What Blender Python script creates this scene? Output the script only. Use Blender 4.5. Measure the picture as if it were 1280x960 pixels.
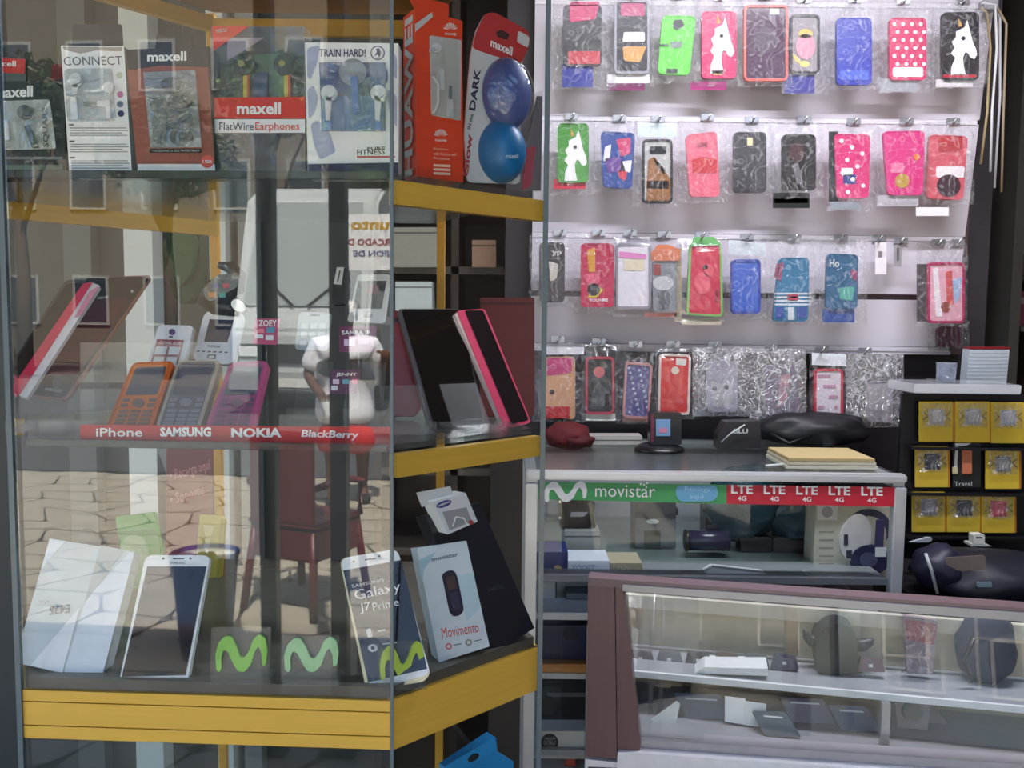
import bpy, bmesh, math, random
from mathutils import Vector, Matrix
random.seed(7)
R = math.radians
SC = bpy.context.scene
COL = SC.collection
for o in list(bpy.data.objects):
    bpy.data.objects.remove(o)

# ------------------------------------------------------------ camera
F = 1108.0
HC = 1.45
CAMROT = Matrix.Rotation(R(90 - 4.64), 3, 'X') @ Matrix.Rotation(R(0.6), 3, 'Z')
cd = bpy.data.cameras.new('camera')
cd.sensor_width = 36.0
cd.lens = 36.0 * F / 1280.0
cd.clip_start = 0.02
cam = bpy.data.objects.new('camera', cd)
cam.matrix_world = Matrix.Translation((0, 0, HC)) @ CAMROT.to_4x4()
COL.objects.link(cam)
SC.camera = cam

# ------------------------------------------------------------ world, sun, exposure
w = bpy.data.worlds.new('sky')
SC.world = w
w.use_nodes = True
wn = w.node_tree.nodes
bg = wn['Background']
sky = wn.new('ShaderNodeTexSky')
sky.sky_type = 'NISHITA'
sky.sun_disc = False
sky.sun_elevation = R(60)
sky.sun_rotation = R(10)
sky.dust_density = 3.0
sky.air_density = 1.0
w.node_tree.links.new(sky.outputs[0], bg.inputs[0])
bg.inputs[1].default_value = 0.13
sl = bpy.data.lights.new('sun', 'SUN')
sl.energy = 6.0
sl.angle = R(0.6)
sl.color = (1.0, 0.95, 0.86)
sun = bpy.data.objects.new('sun', sl)
sun.rotation_euler = (Vector((-0.2, -0.55, -1.0))).to_track_quat('-Z', 'Y').to_euler()
sun.location = (0, 3, 8)
COL.objects.link(sun)
vs = SC.view_settings
vs.view_transform = 'Standard'
vs.look = 'None'
vs.gamma = 1.0
vs.use_curve_mapping = False
vs.exposure = 2.5
SC.cycles.max_bounces = 10
SC.cycles.diffuse_bounces = 4
SC.cycles.glossy_bounces = 4
SC.cycles.transmission_bounces = 6
SC.cycles.transparent_max_bounces = 32
SC.cycles.use_denoising = True
SC.cycles.caustics_reflective = False
SC.cycles.caustics_refractive = False
SC.cycles.sample_clamp_indirect = 6.0

# ------------------------------------------------------------ picture geometry
def ray(px, py):
    return CAMROT @ Vector(((px - 640) / F, -(py - 480) / F, -1.0))
CAMP = Vector((0, 0, HC))
def at(px, py, Y):
    d = ray(px, py)
    return CAMP + d * (Y / d.y)
def on_z(px, py, z):
    d = ray(px, py)
    return CAMP + d * ((z - HC) / d.z)
PA = at(490, 500, 0.90); PA.z = 0        # cabinet footprint corners
PB = at(12, 500, 0.918); PB.z = 0
PC = at(677, 500, 1.055); PC.z = 0
PE = Vector((-0.112, 1.385, 0))
PF = Vector((-0.462, 1.385, 0))
PG = Vector((-0.648, 1.15, 0))
_t = (PA - PB).normalized()
GN = Vector((_t.y, -_t.x, 0))            # outward normal of the front pane
def refl(px, py, Yv):
    """the real place of something seen in the front pane at path depth Yv"""
    v = at(px, py, Yv)
    return v - GN * (2 * (v - PA).dot(GN))

# ------------------------------------------------------------ materials
_MC = {}
def lin(c):
    c = c / 255.0
    return c / 12.92 if c <= 0.04045 else ((c + 0.055) / 1.055) ** 2.4
def M(r, g, b, rough=0.5, metal=0.0, scale=60.0, var=0.10, bump=0.0, coat=0.0, emit=0.0):
    key = ('p', r, g, b, rough, metal, scale, var, bump, coat, emit)
    if key in _MC: return _MC[key]
    m = bpy.data.materials.new('paint_%d_%d_%d' % (r, g, b)); m.use_nodes = True
    nt = m.node_tree; N = nt.nodes; L = nt.links
    bs = N['Principled BSDF']
    tc = N.new('ShaderNodeTexCoord'); no = N.new('ShaderNodeTexNoise')
    no.inputs['Scale'].default_value = scale; no.inputs['Detail'].default_value = 3
    L.new(tc.outputs['Object'], no.inputs['Vector'])
    mx = N.new('ShaderNodeMix'); mx.data_type = 'RGBA'
    c = (lin(r), lin(g), lin(b))
    mx.inputs[6].default_value = [x * (1 - var) for x in c] + [1]
    mx.inputs[7].default_value = [min(1, x * (1 + var)) for x in c] + [1]
    L.new(no.outputs['Fac'], mx.inputs[0]); L.new(mx.outputs[2], bs.inputs['Base Color'])
    bs.inputs['Roughness'].default_value = rough
    bs.inputs['Metallic'].default_value = metal
    if coat: bs.inputs['Coat Weight'].default_value = coat; bs.inputs['Coat Roughness'].default_value = 0.05
    if emit:
        bs.inputs['Emission Color'].default_value = (*c, 1); bs.inputs['Emission Strength'].default_value = emit
    if bump:
        bp = N.new('ShaderNodeBump'); bp.inputs['Strength'].default_value = bump
        bp.inputs['Distance'].default_value = 0.004
        L.new(no.outputs['Fac'], bp.inputs['Height']); L.new(bp.outputs[0], bs.inputs['Normal'])
    _MC[key] = m
    return m
def wood(r, g, b, rough=0.45, horizontal=True, contrast=0.35):
    key = ('w', r, g, b, rough, horizontal, contrast)
    if key in _MC: return _MC[key]
    m = bpy.data.materials.new('wood_%d_%d_%d' % (r, g, b)); m.use_nodes = True
    nt = m.node_tree; N = nt.nodes; L = nt.links; bs = N['Principled BSDF']
    tc = N.new('ShaderNodeTexCoord'); mp = N.new('ShaderNodeMapping')
    mp.inputs['Scale'].default_value = (3, 3, 70) if horizontal else (60, 60, 3)
    no = N.new('ShaderNodeTexNoise'); no.inputs['Scale'].default_value = 2.0; no.inputs['Detail'].default_value = 5
    L.new(tc.outputs['Object'], mp.inputs[0]); L.new(mp.outputs[0], no.inputs['Vector'])
    mx = N.new('ShaderNodeMix'); mx.data_type = 'RGBA'
    c = (lin(r), lin(g), lin(b))
    mx.inputs[6].default_value = [x * (1 - contrast) for x in c] + [1]
    mx.inputs[7].default_value = [min(1, x * (1 + contrast * .6)) for x in c] + [1]
    L.new(no.outputs['Fac'], mx.inputs[0]); L.new(mx.outputs[2], bs.inputs['Base Color'])
    bs.inputs['Roughness'].default_value = rough
    _MC[key] = m
    return m
def clear(name, r0, tint=(1, 1, 1), rough=0.0, bump=0.0, bscale=40.0, milk=0.0, milkcol=(.8, .82, .85), glint_streaks=None):
    """clear sheet: transparent, with a mirror layer that grows towards grazing angles"""
    if name in _MC: return _MC[name]
    m = bpy.data.materials.new(name); m.use_nodes = True
    nt = m.node_tree; N = nt.nodes; L = nt.links
    N.remove(N['Principled BSDF']); out = N['Material Output']
    tr = N.new('ShaderNodeBsdfTransparent'); tr.inputs[0].default_value = (*tint, 1)
    gl = N.new('ShaderNodeBsdfGlossy'); gl.inputs['Roughness'].default_value = rough
    lw = N.new('ShaderNodeLayerWeight'); lw.inputs[0].default_value = 0.5
    pw = N.new('ShaderNodeMath'); pw.operation = 'POWER'; pw.inputs[1].default_value = 5
    L.new(lw.outputs['Facing'], pw.inputs[0])
    ma = N.new('ShaderNodeMath'); ma.operation = 'MULTIPLY_ADD'; ma.inputs[1].default_value = 1 - r0; ma.inputs[2].default_value = r0
    L.new(pw.outputs[0], ma.inputs[0])
    mx = N.new('ShaderNodeMixShader'); L.new(ma.outputs[0], mx.inputs[0])
    base = tr.outputs[0]
    if milk:
        df = N.new('ShaderNodeBsdfDiffuse'); df.inputs[0].default_value = (*milkcol, 1)
        m2 = N.new('ShaderNodeMixShader'); m2.inputs[0].default_value = milk
        if glint_streaks:  # noise-shaped white streaks, highlights coloured into the plastic
            t2 = N.new('ShaderNodeTexCoord'); n2 = N.new('ShaderNodeTexNoise'); n2.inputs['Scale'].default_value = glint_streaks[0]
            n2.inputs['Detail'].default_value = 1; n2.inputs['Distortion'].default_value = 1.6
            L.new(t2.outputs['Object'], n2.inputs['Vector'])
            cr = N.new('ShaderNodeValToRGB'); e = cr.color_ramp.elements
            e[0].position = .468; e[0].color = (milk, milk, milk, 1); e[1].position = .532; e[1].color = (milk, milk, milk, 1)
            k = e.new(.5); k.color = (glint_streaks[1], glint_streaks[1], glint_streaks[1], 1)
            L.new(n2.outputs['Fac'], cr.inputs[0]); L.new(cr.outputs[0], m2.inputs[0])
        L.new(tr.outputs[0], m2.inputs[1]); L.new(df.outputs[0], m2.inputs[2]); base = m2.outputs[0]
    L.new(base, mx.inputs[1]); L.new(gl.outputs[0], mx.inputs[2]); L.new(mx.outputs[0], out.inputs[0])
    if bump:
        tc = N.new('ShaderNodeTexCoord'); no = N.new('ShaderNodeTexNoise')
        no.inputs['Scale'].default_value = bscale; no.inputs['Detail'].default_value = 4
        no.inputs['Distortion'].default_value = 1.2
        L.new(tc.outputs['Object'], no.inputs['Vector'])
        bp = N.new('ShaderNodeBump'); bp.inputs['Strength'].default_value = bump; bp.inputs['Distance'].default_value = 0.02
        L.new(no.outputs['Fac'], bp.inputs['Height']); L.new(bp.outputs[0], gl.inputs['Normal'])
    _MC[name] = m
    return m
GLASS = clear('window_glass', 0.05, (0.985, 0.995, 0.99))
SHELFGLASS = clear('shelf_glass', 0.04, (0.90, 0.95, 0.93), rough=0.22)
FRONTGLASS = clear('counter_front_glass', 0.015, (0.98, 0.99, 0.99))
ACRYL = clear('clear_acrylic', 0.05, (0.95, 0.97, 0.97), rough=0.22, milk=0.03)
BAG = clear('cellophane_bag', 0.075, (0.98, 0.98, 0.985), rough=0.05, bump=0.8, bscale=60, milk=0.012, milkcol=(.92, .92, .95), glint_streaks=(22, .2))  # crease glints are painted in as pale streaks
FILM = clear('plastic_film', 0.07, (0.96, 0.97, 0.98), rough=0.06, bump=0.35, bscale=25, milk=0.03)
FOIL = clear('silvery_cellophane', 0.36, (0.9, 0.9, 0.93), rough=0.08, bump=1.0, bscale=60, milk=0.14, milkcol=(.92, .9, .95), glint_streaks=(24, .6))  # stronger painted glint streaks for the shinier bags
WHITE = M(238, 238, 236, .4); BLACK = M(14, 14, 17, .35); GLOSSBLACK = M(8, 8, 11, .08)
YELLOW = wood(216, 172, 66, .35, True, .14)
YPOST = wood(222, 165, 40, .35, False, .16)
ALU = M(156, 158, 164, .42, .7, 30, .06); CHROME = M(205, 207, 212, .15, 1.0)
SILVER = M(180, 183, 188, .3, .9)

# ------------------------------------------------------------ builders
def link(o, parent=None):
    COL.objects.link(o)
    if parent is not None: o.parent = parent
    return o
def mesh_obj(name, verts, faces, mat, parent=None, smooth=False):
    me = bpy.data.meshes.new(name)
    me.from_pydata([tuple(v) for v in verts], [], faces); me.update()
    if mat: me.materials.append(mat)
    if smooth:
        for p in me.polygons: p.use_smooth = True
    return link(bpy.data.objects.new(name, me), parent)
def bm_obj(name, bm, mat, parent=None, smooth=False):
    me = bpy.data.meshes.new(name); bm.to_mesh(me); bm.free()
    if mat: me.materials.append(mat)
    if smooth:
        for p in me.polygons: p.use_smooth = True
    return link(bpy.data.objects.new(name, me), parent)
def tag(o, label=None, cat=None, group=None, kind=None):
    if label: o['label'] = label
    if cat: o['category'] = cat
    if group: o['group'] = group
    if kind: o['kind'] = kind
    return o
def thing(name, label, cat, loc=(0, 0, 0), rz=0.0, group=None):
    o = bpy.data.objects.new(name, None); o.empty_display_size = 0.02
    o.location = loc; o.rotation_euler = (0, 0, rz)
    link(o); return tag(o, label, cat, group)
def box(name, x0, x1, y0, y1, z0, z1, mat, parent=None, bevel=0.0):
    bm = bmesh.new(); bmesh.ops.create_cube(bm, size=1)
    for v in bm.verts:
        v.co = Vector((x0 if v.co.x < 0 else x1, y0 if v.co.y < 0 else y1, z0 if v.co.z < 0 else z1))
    if bevel: bmesh.ops.bevel(bm, geom=list(bm.edges), offset=bevel, segments=2, affect='EDGES')
    bmesh.ops.recalc_face_normals(bm, faces=bm.faces)
    return bm_obj(name, bm, mat, parent)
def plank(name, p0, p1, z0, z1, th, mat, parent=None, off=0.0):
    """upright slab along the plan line p0-p1; off pushes it along its normal"""
    p0 = Vector(p0); p1 = Vector(p1); t = (p1 - p0); t.z = 0; t.normalize(); n = Vector((-t.y, t.x, 0))
    a = p0 + n * off; b = p1 + n * off; c = b + n * th; d = a + n * th
    vs_ = [Vector((q.x, q.y, z)) for z in (z0, z1) for q in (a, b, c, d)]
    fs = [(3, 2, 1, 0), (4, 5, 6, 7), (0, 1, 5, 4), (1, 2, 6, 5), (2, 3, 7, 6), (3, 0, 4, 7)]
    o = mesh_obj(name, vs_, fs, mat, parent)
    return o
def slab(name, plan, z0, z1, mat, parent=None):
    n = len(plan)
    vs_ = [(p[0], p[1], z0) for p in plan] + [(p[0], p[1], z1) for p in plan]
    fs = [tuple(range(n))[::-1], tuple(range(n, 2 * n))] + [(i, (i + 1) % n, n + (i + 1) % n, n + i) for i in range(n)]
    bm = bmesh.new(); bv = [bm.verts.new(v) for v in vs_]
    for f in fs: bm.faces.new([bv[i] for i in f])
    bmesh.ops.recalc_face_normals(bm, faces=bm.faces)
    return bm_obj(name, bm, mat, parent)
def tube(name, pts, r, mat, parent=None, seg=8, closed=False):
    pts = [Vector(p) for p in pts]; n = len(pts); vs_ = []; fs = []
    for i, p in enumerate(pts):
        a = pts[i - 1] if i or closed else p; b = pts[(i + 1) % n] if i < n - 1 or closed else p
        t = (b - a).normalized()
        u = t.cross(Vector((0.13, 0.31, 0.94))).normalized(); v = t.cross(u)
        rr = r[i] if isinstance(r, (list, tuple)) else r
        for k in range(seg):
            an = 2 * math.pi * k / seg
            vs_.append(p + u * (rr * math.cos(an)) + v * (rr * math.sin(an)))
    for i in range(n if closed else n - 1):
        j = (i + 1) % n
        for k in range(seg):
            k2 = (k + 1) % seg
            fs.append((i * seg + k, i * seg + k2, j * seg + k2, j * seg + k))
    if not closed:
        fs.append(tuple(range(seg))[::-1]); fs.append(tuple(range((n - 1) * seg, n * seg)))
    return mesh_obj(name, vs_, fs, mat, parent, True)
def lathe(name, prof, c, mat, parent=None, seg=28):
    vs_ = []; fs = []; c = Vector(c); n = len(prof)
    for r, z in prof:
        for k in range(seg):
            an = 2 * math.pi * k / seg
            vs_.append(c + Vector((r * math.cos(an), r * math.sin(an), z)))
    for i in range(n - 1):
        for k in range(seg):
            k2 = (k + 1) % seg
            fs.append((i * seg + k, i * seg + k2, (i + 1) * seg + k2, (i + 1) * seg + k))
    fs.append(tuple(range(seg))[::-1]); fs.append(tuple(range((n - 1) * seg, n * seg)))
    return mesh_obj(name, vs_, fs, mat, parent, True)
def blob(name, c, r, mat, parent=None, jit=0.0, sub=3):
    bm = bmesh.new(); bmesh.ops.create_icosphere(bm, subdivisions=sub, radius=1)
    rs = random.Random(hash(name) % 1000)
    ph = [rs.uniform(0, 6.28) for _ in range(6)]
    for v in bm.verts:
        k = 1 + jit * (math.sin(5 * v.co.x + ph[0]) * math.sin(6 * v.co.z + ph[1]) + .5 * math.sin(11 * v.co.y + ph[2] + 3 * v.co.z))
        v.co = Vector((v.co.x * r[0] * k + c[0], v.co.y * r[1] * k + c[1], v.co.z * r[2] * k + c[2]))
    return bm_obj(name, bm, mat, parent, True)
def rounded(pts, r, seg=4):
    if not r: return [Vector(p) for p in pts]
    out = []; n = len(pts)
    for i in range(n):
        p = Vector(pts[i]); a = Vector(pts[i - 1]) - p; b = Vector(pts[(i + 1) % n]) - p
        k = min(r, a.length * .45, b.length * .45)
        s = p + a.normalized() * k; e = p + b.normalized() * k
        for j in range(seg + 1):
            t = j / seg
            out.append(s * (1 - t) ** 2 + p * (2 * t * (1 - t)) + e * t * t)
    return out
_TM = {}
def glyphs(s, bold=0.0):
    """unit-box mesh data of a piece of writing"""
    k = (s, bold)
    if k in _TM: return _TM[k]
    cu = bpy.data.curves.new('lettering', 'FONT'); cu.body = s; cu.size = 1; cu.offset = bold; cu.resolution_u = 2
    o = bpy.data.objects.new('lettering', cu); COL.objects.link(o)
    dg = bpy.context.evaluated_depsgraph_get(); dg.update()
    me = bpy.data.meshes.new_from_object(o.evaluated_get(dg))
    vs_ = [v.co.copy() for v in me.vertices]; fs = [tuple(p.vertices) for p in me.polygons]
    bpy.data.objects.remove(o); bpy.data.curves.remove(cu); bpy.data.meshes.remove(me)
    x0 = min(v.x for v in vs_); x1 = max(v.x for v in vs_); y0 = min(v.y for v in vs_); y1 = max(v.y for v in vs_)
    vs_ = [((v.x - x0) / (x1 - x0), (v.y - y0) / (y1 - y0)) for v in vs_]
    _TM[k] = (vs_, fs); return _TM[k]
def text3(s, o, xv, yv, mat, parent=None, bold=0.02, name='lettering'):
    o = Vector(o); xv = Vector(xv); yv = Vector(yv)
    vs_, fs = glyphs(s, bold)
    return mesh_obj(name, [o + xv * a + yv * b for a, b in vs_], fs, mat, parent)

class Item:
    """a thing whose front face is a plane in the room; outlines are given as photo pixels cast onto that plane"""
    def __init__(self, name, label, cat, loc, yaw=0, lean=0, roll=0, group=None):
        self.M = Matrix.Translation(loc) @ Matrix.Rotation(R(yaw), 4, 'Z') @ Matrix.Rotation(R(-lean), 4, 'X') @ Matrix.Rotation(R(roll), 4, 'Y')
        self.I = self.M.inverted()
        o = bpy.data.objects.new(name, None); o.empty_display_size = .02
        o.matrix_world = self.M; link(o); tag(o, label, cat, group); self.o = o
    def uv(self, px, py, y=0.0):
        a = self.I @ CAMP; d = self.I.to_3x3() @ ray(px, py)
        q = a + d * ((y - a.y) / d.y)
        return Vector((q.x, q.z))
    def ext(self, name, pts, mat, d=.001, y=0.0, parent=None, smooth=False):
        n = len(pts)
        vs_ = [(p[0], y, p[1]) for p in pts] + [(p[0], y + d, p[1]) for p in pts]
        fs = [tuple(range(n)), tuple(range(n, 2 * n))[::-1]] + [((i + 1) % n, i, n + i, n + (i + 1) % n) for i in range(n)]
        bm = bmesh.new(); bv = [bm.verts.new(v) for v in vs_]
        for f in fs: bm.faces.new([bv[i] for i in f])
        bmesh.ops.recalc_face_normals(bm, faces=bm.faces)
        return bm_obj(name, bm, mat, parent or self.o)
    def pts(self, px, y=0.0):
        if len(px) == 4 and not hasattr(px[0], '__len__'):
            x0, y0, x1, y1 = px; px = [(x0, y0), (x1, y0), (x1, y1), (x0, y1)]
        return [self.uv(a, b, y) for a, b in px]
    def poly(self, name, px, mat, d=.0003, y=-.0003, r=0, parent=None, seg=4):
        return self.ext(name, rounded(self.pts(px, y), r, seg), mat, d, y, parent)
    def ring(self, name, px, wd, mat, d=.002, y=-.002, r=0, parent=None):
        P = self.pts(px, y); c = sum(P, Vector((0, 0))) / len(P)
        A = rounded(P, r); ex = max(p.x for p in P) - min(p.x for p in P); ez = max(p.y for p in P) - min(p.y for p in P)
        B = rounded([Vector((c.x + (p.x - c.x) * (1 - 2 * wd / ex), c.y + (p.y - c.y) * (1 - 2 * wd / ez))) for p in P], max(r - wd, r * .4))
        n = len(A); vs_ = [(p.x, yy, p.y) for yy in (y, y + d) for L_ in (A, B) for p in L_]; fs = []
        for i in range(n):
            j = (i + 1) % n
            fs += [(i, j, n + j, n + i), (2 * n + j, 2 * n + i, 3 * n + i, 3 * n + j), (j, i, 2 * n + i, 2 * n + j), (n + i, n + j, 3 * n + j, 3 * n + i)]
        o = mesh_obj(name, vs_, fs, mat, parent or self.o); return o
    def disc(self, name, px, py, rx, mat, d=.0005, y=-.0005, parent=None, ry=None, seg=20, rot=0):
        ry = ry or rx; cr, sr = math.cos(R(rot)), math.sin(R(rot))
        return self.poly(name, [(px + rx * math.cos(a) * cr - ry * math.sin(a) * sr, py + rx * math.cos(a) * sr + ry * math.sin(a) * cr)
                                for a in [2 * math.pi * k / seg for k in range(seg)]], mat, d, y, 0, parent)
    def text(self, s, px, mat, y=-.0006, bold=.02, parent=None, name='lettering'):
        """px: bbox, or (bottom-left, bottom-right, top-left)"""
        if len(px) == 4: x0, y0, x1, y1 = px; px = ((x0, y1), (x1, y1), (x0, y0))
        a, b, c = [self.uv(p[0], p[1], y) for p in px]
        return text3(s, (a.x, y, a.y), (b.x - a.x, 0, b.y - a.y), (c.x - a.x, 0, c.y - a.y), mat, parent or self.o, bold, name)
    def wire(self, name, px, r, mat, y=-.003, parent=None):
        P = [self.uv(a, b, y) for a, b in px]
        return tube(name, [(p.x, y, p.y) for p in P], r, mat, parent or self.o, 6)
    def pouch(self, name, px, mat, y=-.010, bulge=.010, parent=None, nx=9, ny=13, seed=0):
        """crinkled bag front"""
        if len(px) == 4 and not hasattr(px[0], '__len__'):
            x0, y0, x1, y1 = px; px = [(x0, y0), (x1, y0), (x1, y1), (x0, y1)]
        P = [self.uv(a, b, 0) for a, b in px]; rs = random.Random(seed); vs_ = []; fs = []
        for layer in (0, 1):
            for j in range(ny + 1):
                for i in range(nx + 1):
                    u = i / nx; v = j / ny
                    p = (P[0] * (1 - u) + P[1] * u) * (1 - v) + (P[3] * (1 - u) + P[2] * u) * v
                    e = min(1, 6 * min(u, 1 - u)) * min(1, 6 * min(v, 1 - v))
                    if layer: yy = .012 * (1 if e > 0 else .1)
                    else: yy = y * e - abs(rs.gauss(0, bulge * (.42 if abs(u - .5) > .33 or v < .16 or v > .9 else .15))) * e
                    jx = rs.gauss(0, .0008) if 0 < e else rs.gauss(0, .0012)
                    vs_.append((p.x + jx, yy if e > 0 else 0.002, p.y + rs.gauss(0, .0008)))
            off = layer * (nx + 1) * (ny + 1)
            for j in range(ny):
                for i in range(nx):
                    q = off + j * (nx + 1) + i
                    f = (q, q + nx + 1, q + nx + 2, q + 1)
                    fs.append(f if not layer else f[::-1])
        return mesh_obj(name, vs_, fs, mat, parent or self.o, False)

def place(name, label, cat, px, py, Y, **k):
    return Item(name, label, cat, at(px, py, Y), **k)

# ============================================================ THE SETTING
FLOORM = M(120, 112, 104, .35, 0, 8, .2)
tag(box('floor', -3.2, 2.1, 0.45, 3.4, -0.12, 0.02, FLOORM), 'grey shop floor behind the display cabinet', 'floor', kind='structure')
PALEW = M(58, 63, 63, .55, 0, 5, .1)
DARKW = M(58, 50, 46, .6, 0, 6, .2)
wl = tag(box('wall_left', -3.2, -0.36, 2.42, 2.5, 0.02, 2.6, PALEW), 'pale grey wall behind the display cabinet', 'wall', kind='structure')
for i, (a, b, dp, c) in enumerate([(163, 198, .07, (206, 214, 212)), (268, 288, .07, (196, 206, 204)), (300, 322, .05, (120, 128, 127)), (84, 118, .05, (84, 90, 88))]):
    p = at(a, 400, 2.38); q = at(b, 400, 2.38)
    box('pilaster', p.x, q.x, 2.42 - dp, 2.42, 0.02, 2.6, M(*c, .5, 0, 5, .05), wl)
tag(box('wall_partition', -0.02, 1.165, 2.19, 2.24, 0.02, 2.6, M(48, 44, 50, .6)), 'partition wall carrying the slat panel', 'wall', kind='structure')
tag(box('wall_back', -0.36, 2.1, 3.3, 3.4, 0.02, 2.6, DARKW), 'dark rear wall of the shop', 'wall', kind='structure')
tag(box('wall_right', 1.62, 1.72, -2.6, 3.3, 0.02, 2.6, M(74, 60, 50, .6, 0, 5, .2)), 'dark brown side wall of the shop, street end added to block light', 'wall', kind='structure')  # unseen street end added to keep light off the slanting cabinet side
cl = tag(box('ceiling', -3.2, 2.1, -0.5, 3.4, 2.6, 2.7, M(96, 86, 76, .7)), 'wooden ceiling and eave above the shop front', 'ceiling', kind='structure')
for i in range(6):
    box('rafter', -3.2 + i * 1.0, -3.12 + i * 1.0, -0.5, 3.3, 2.5, 2.6, wood(92, 62, 36, .6), cl)

# unseen ceiling tube lamp above the counters, added to brighten the slat panel
lamp = thing('added_tube_lamp', 'added white tube lamp under the shop ceiling, out of view', 'lamp', (0.62, 1.42, 2.42))
box('housing', -0.6, 0.6, -0.04, 0.04, 0.02, 0.07, WHITE, lamp)
tube('tube', [(-0.56, 0, 0), (0.56, 0, 0)], 0.013, M(240, 244, 255, .4, emit=2.5), lamp, 10)
for s in (-0.58, 0.58): box('cap', s - .02, s + .02, -.02, .02, -.02, .03, WHITE, lamp)
ld = bpy.data.lights.new('added_tube_light', 'AREA'); ld.shape = 'RECTANGLE'; ld.size = 1.1; ld.size_y = 0.05; ld.energy = 4.2; ld.color = (0.93, 0.92, 1.0)
lo = bpy.data.objects.new('added_tube_light', ld); lo.location = (0, 0, -0.02); link(lo, lamp)

# ============================================================ THE GLASS DISPLAY CABINET
ZB, ZM, ZT, ZTOP, ZLOW = 1.0545, 1.311, 1.590, 1.865, 0.35
cab = thing('display_cabinet', 'glass display cabinet with yellow frame full of phones and earphones', 'cabinet')
def inset(p, k=0.012):
    c = Vector((-0.28, 1.13, 0)); d = (c - p); d.z = 0
    return p + d.normalized() * k
plan = [inset(p) for p in (PB, PA, PC, PE, PF, PG)]
slab('bottom_shelf', [inset(p, .006) for p in (PB, PA, PC, PE, PF, PG)], ZB - .012, ZB, M(92, 88, 80, .2, 0, 30, .12), cab)
for z, n in ((ZM, 'glass_shelf'), (ZT, 'glass_shelf')):
    s = slab(n, plan, z - .006, z, SHELFGLASS, cab)
    for a, b in ((0, 1), (5, 0)):
        plank('shelf_edge', plan[a], plan[b], z - .0075, z + .0005, .003, M(24, 38, 44, .2), s, 0.001)
slab('top_board', plan, ZTOP + .03, ZTOP + .05, wood(120, 78, 36, .5), cab)
slab('plinth', plan, 0.02, ZLOW, wood(150, 105, 40, .5), cab)
# base band: three boards in front, one board on the slanting sides
def zpix(py): return at(250, py, 0.908).z
zz = [zpix(869), zpix(884), zpix(914), zpix(931)]
for i in range(3):
    plank('board', PB, PA, zz[i + 1] + .0007, zz[i] - .0007, .014, YELLOW, cab)
plank('band_backing', PB, PA, zz[3] + .002, zz[0] - .002, .010, wood(120, 84, 26, .5), cab, .003)
plank('board', PA, PC, zz[3], zz[0], .014, YELLOW, cab)
plank('board', PG, PB, zz[3], zz[0], .014, YELLOW, cab)
# beams under the upper shelves on the slanting side and along the back
for z in (ZM, ZT, ZTOP + .03):
    plank('rail', PA + Vector((.004, .004, 0)), PC, z - .033, z - .009, .012, YELLOW, cab)
    if z > ZT: plank('rail', PE, PF, z - .033, z - .009, .012, YELLOW, cab)
    plank('rail', PF, PG, z - .028, z - .006, .012, YELLOW, cab)
plank('rail', PC, PE, zz[3], zz[0], .012, YELLOW, cab)
plank('rail', PE, PF, zz[3], zz[0], .012, YELLOW, cab)
plank('rail', PF, PG, zz[3], zz[0], .012, YELLOW, cab)
for p in (PE, PF):
    box('post', p.x - .006, p.x + .006, p.y - .006, p.y + .006, ZLOW, ZTOP + .03, YPOST, cab)
# panes
for a, b, n in ((PB, PA, 'front'), (PA, PC, 'slanting'), (PG, PB, 'side')):
    for z0, z1 in ((ZLOW, zz[3] - .001), (zz[0] + .001, ZTOP + .05)):
        plank('glass_pane', a, b, z0, z1, .005, GLASS, cab, -.005 if False else 0.0)
SEAL = M(88, 104, 110, .3)
for p, wd, dx in ((PA, .0015, 0), (PC, .003, .002), (PB, .0028, 0)):
    box('corner_seal', p.x - wd + dx, p.x + wd + dx, p.y - .003, p.y + .003, ZLOW, ZTOP + .05, SEAL, cab)

# ============================================================ BEHIND THE CABINET
# dark red notice on the pale wall
p0 = at(206, 640, 2.33)
it = Item('notice_board', 'dark red notice board with faint white lettering on the pale wall', 'sign', at(236, 700, 2.33))
RED = M(98, 22, 34, .5)
it.poly('panel', (208, 556, 266, 706), RED, .015, 0)
LPK = M(190, 120, 125, .5)
it.text('• Recarga aquí', ((214, 604), (264, 590), (212, 588)), LPK, bold=0)
it.text('• Soporte', ((214, 636), (256, 622), (212, 618)), LPK, bold=0)
# green cloth bundle hanging behind the post
it = Item('hanging_cloth', 'dark green cloth bundle hanging behind the yellow cabinet post', 'cloth', at(228, 378, 1.75))
P = [(222, 232), (232, 232), (245, 268), (250, 300), (250, 335), (244, 372), (228, 382), (218, 372), (206, 335), (204, 310), (212, 262)]
it.poly('cloth', P, M(28, 58, 40, .8, 0, 40, .35, .5), .05, -.02, .01)
it.poly('fold', [(216, 290), (230, 268), (246, 300), (240, 340), (224, 360), (212, 330)], M(34, 74, 44, .8, 0, 40, .35, .5), .02, -.035, .012)
tube('cord', [it.M.inverted() @ at(227, 235, 1.75), it.M.inverted() @ at(227, -120, 1.75)], .002, BLACK, it.o)
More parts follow.
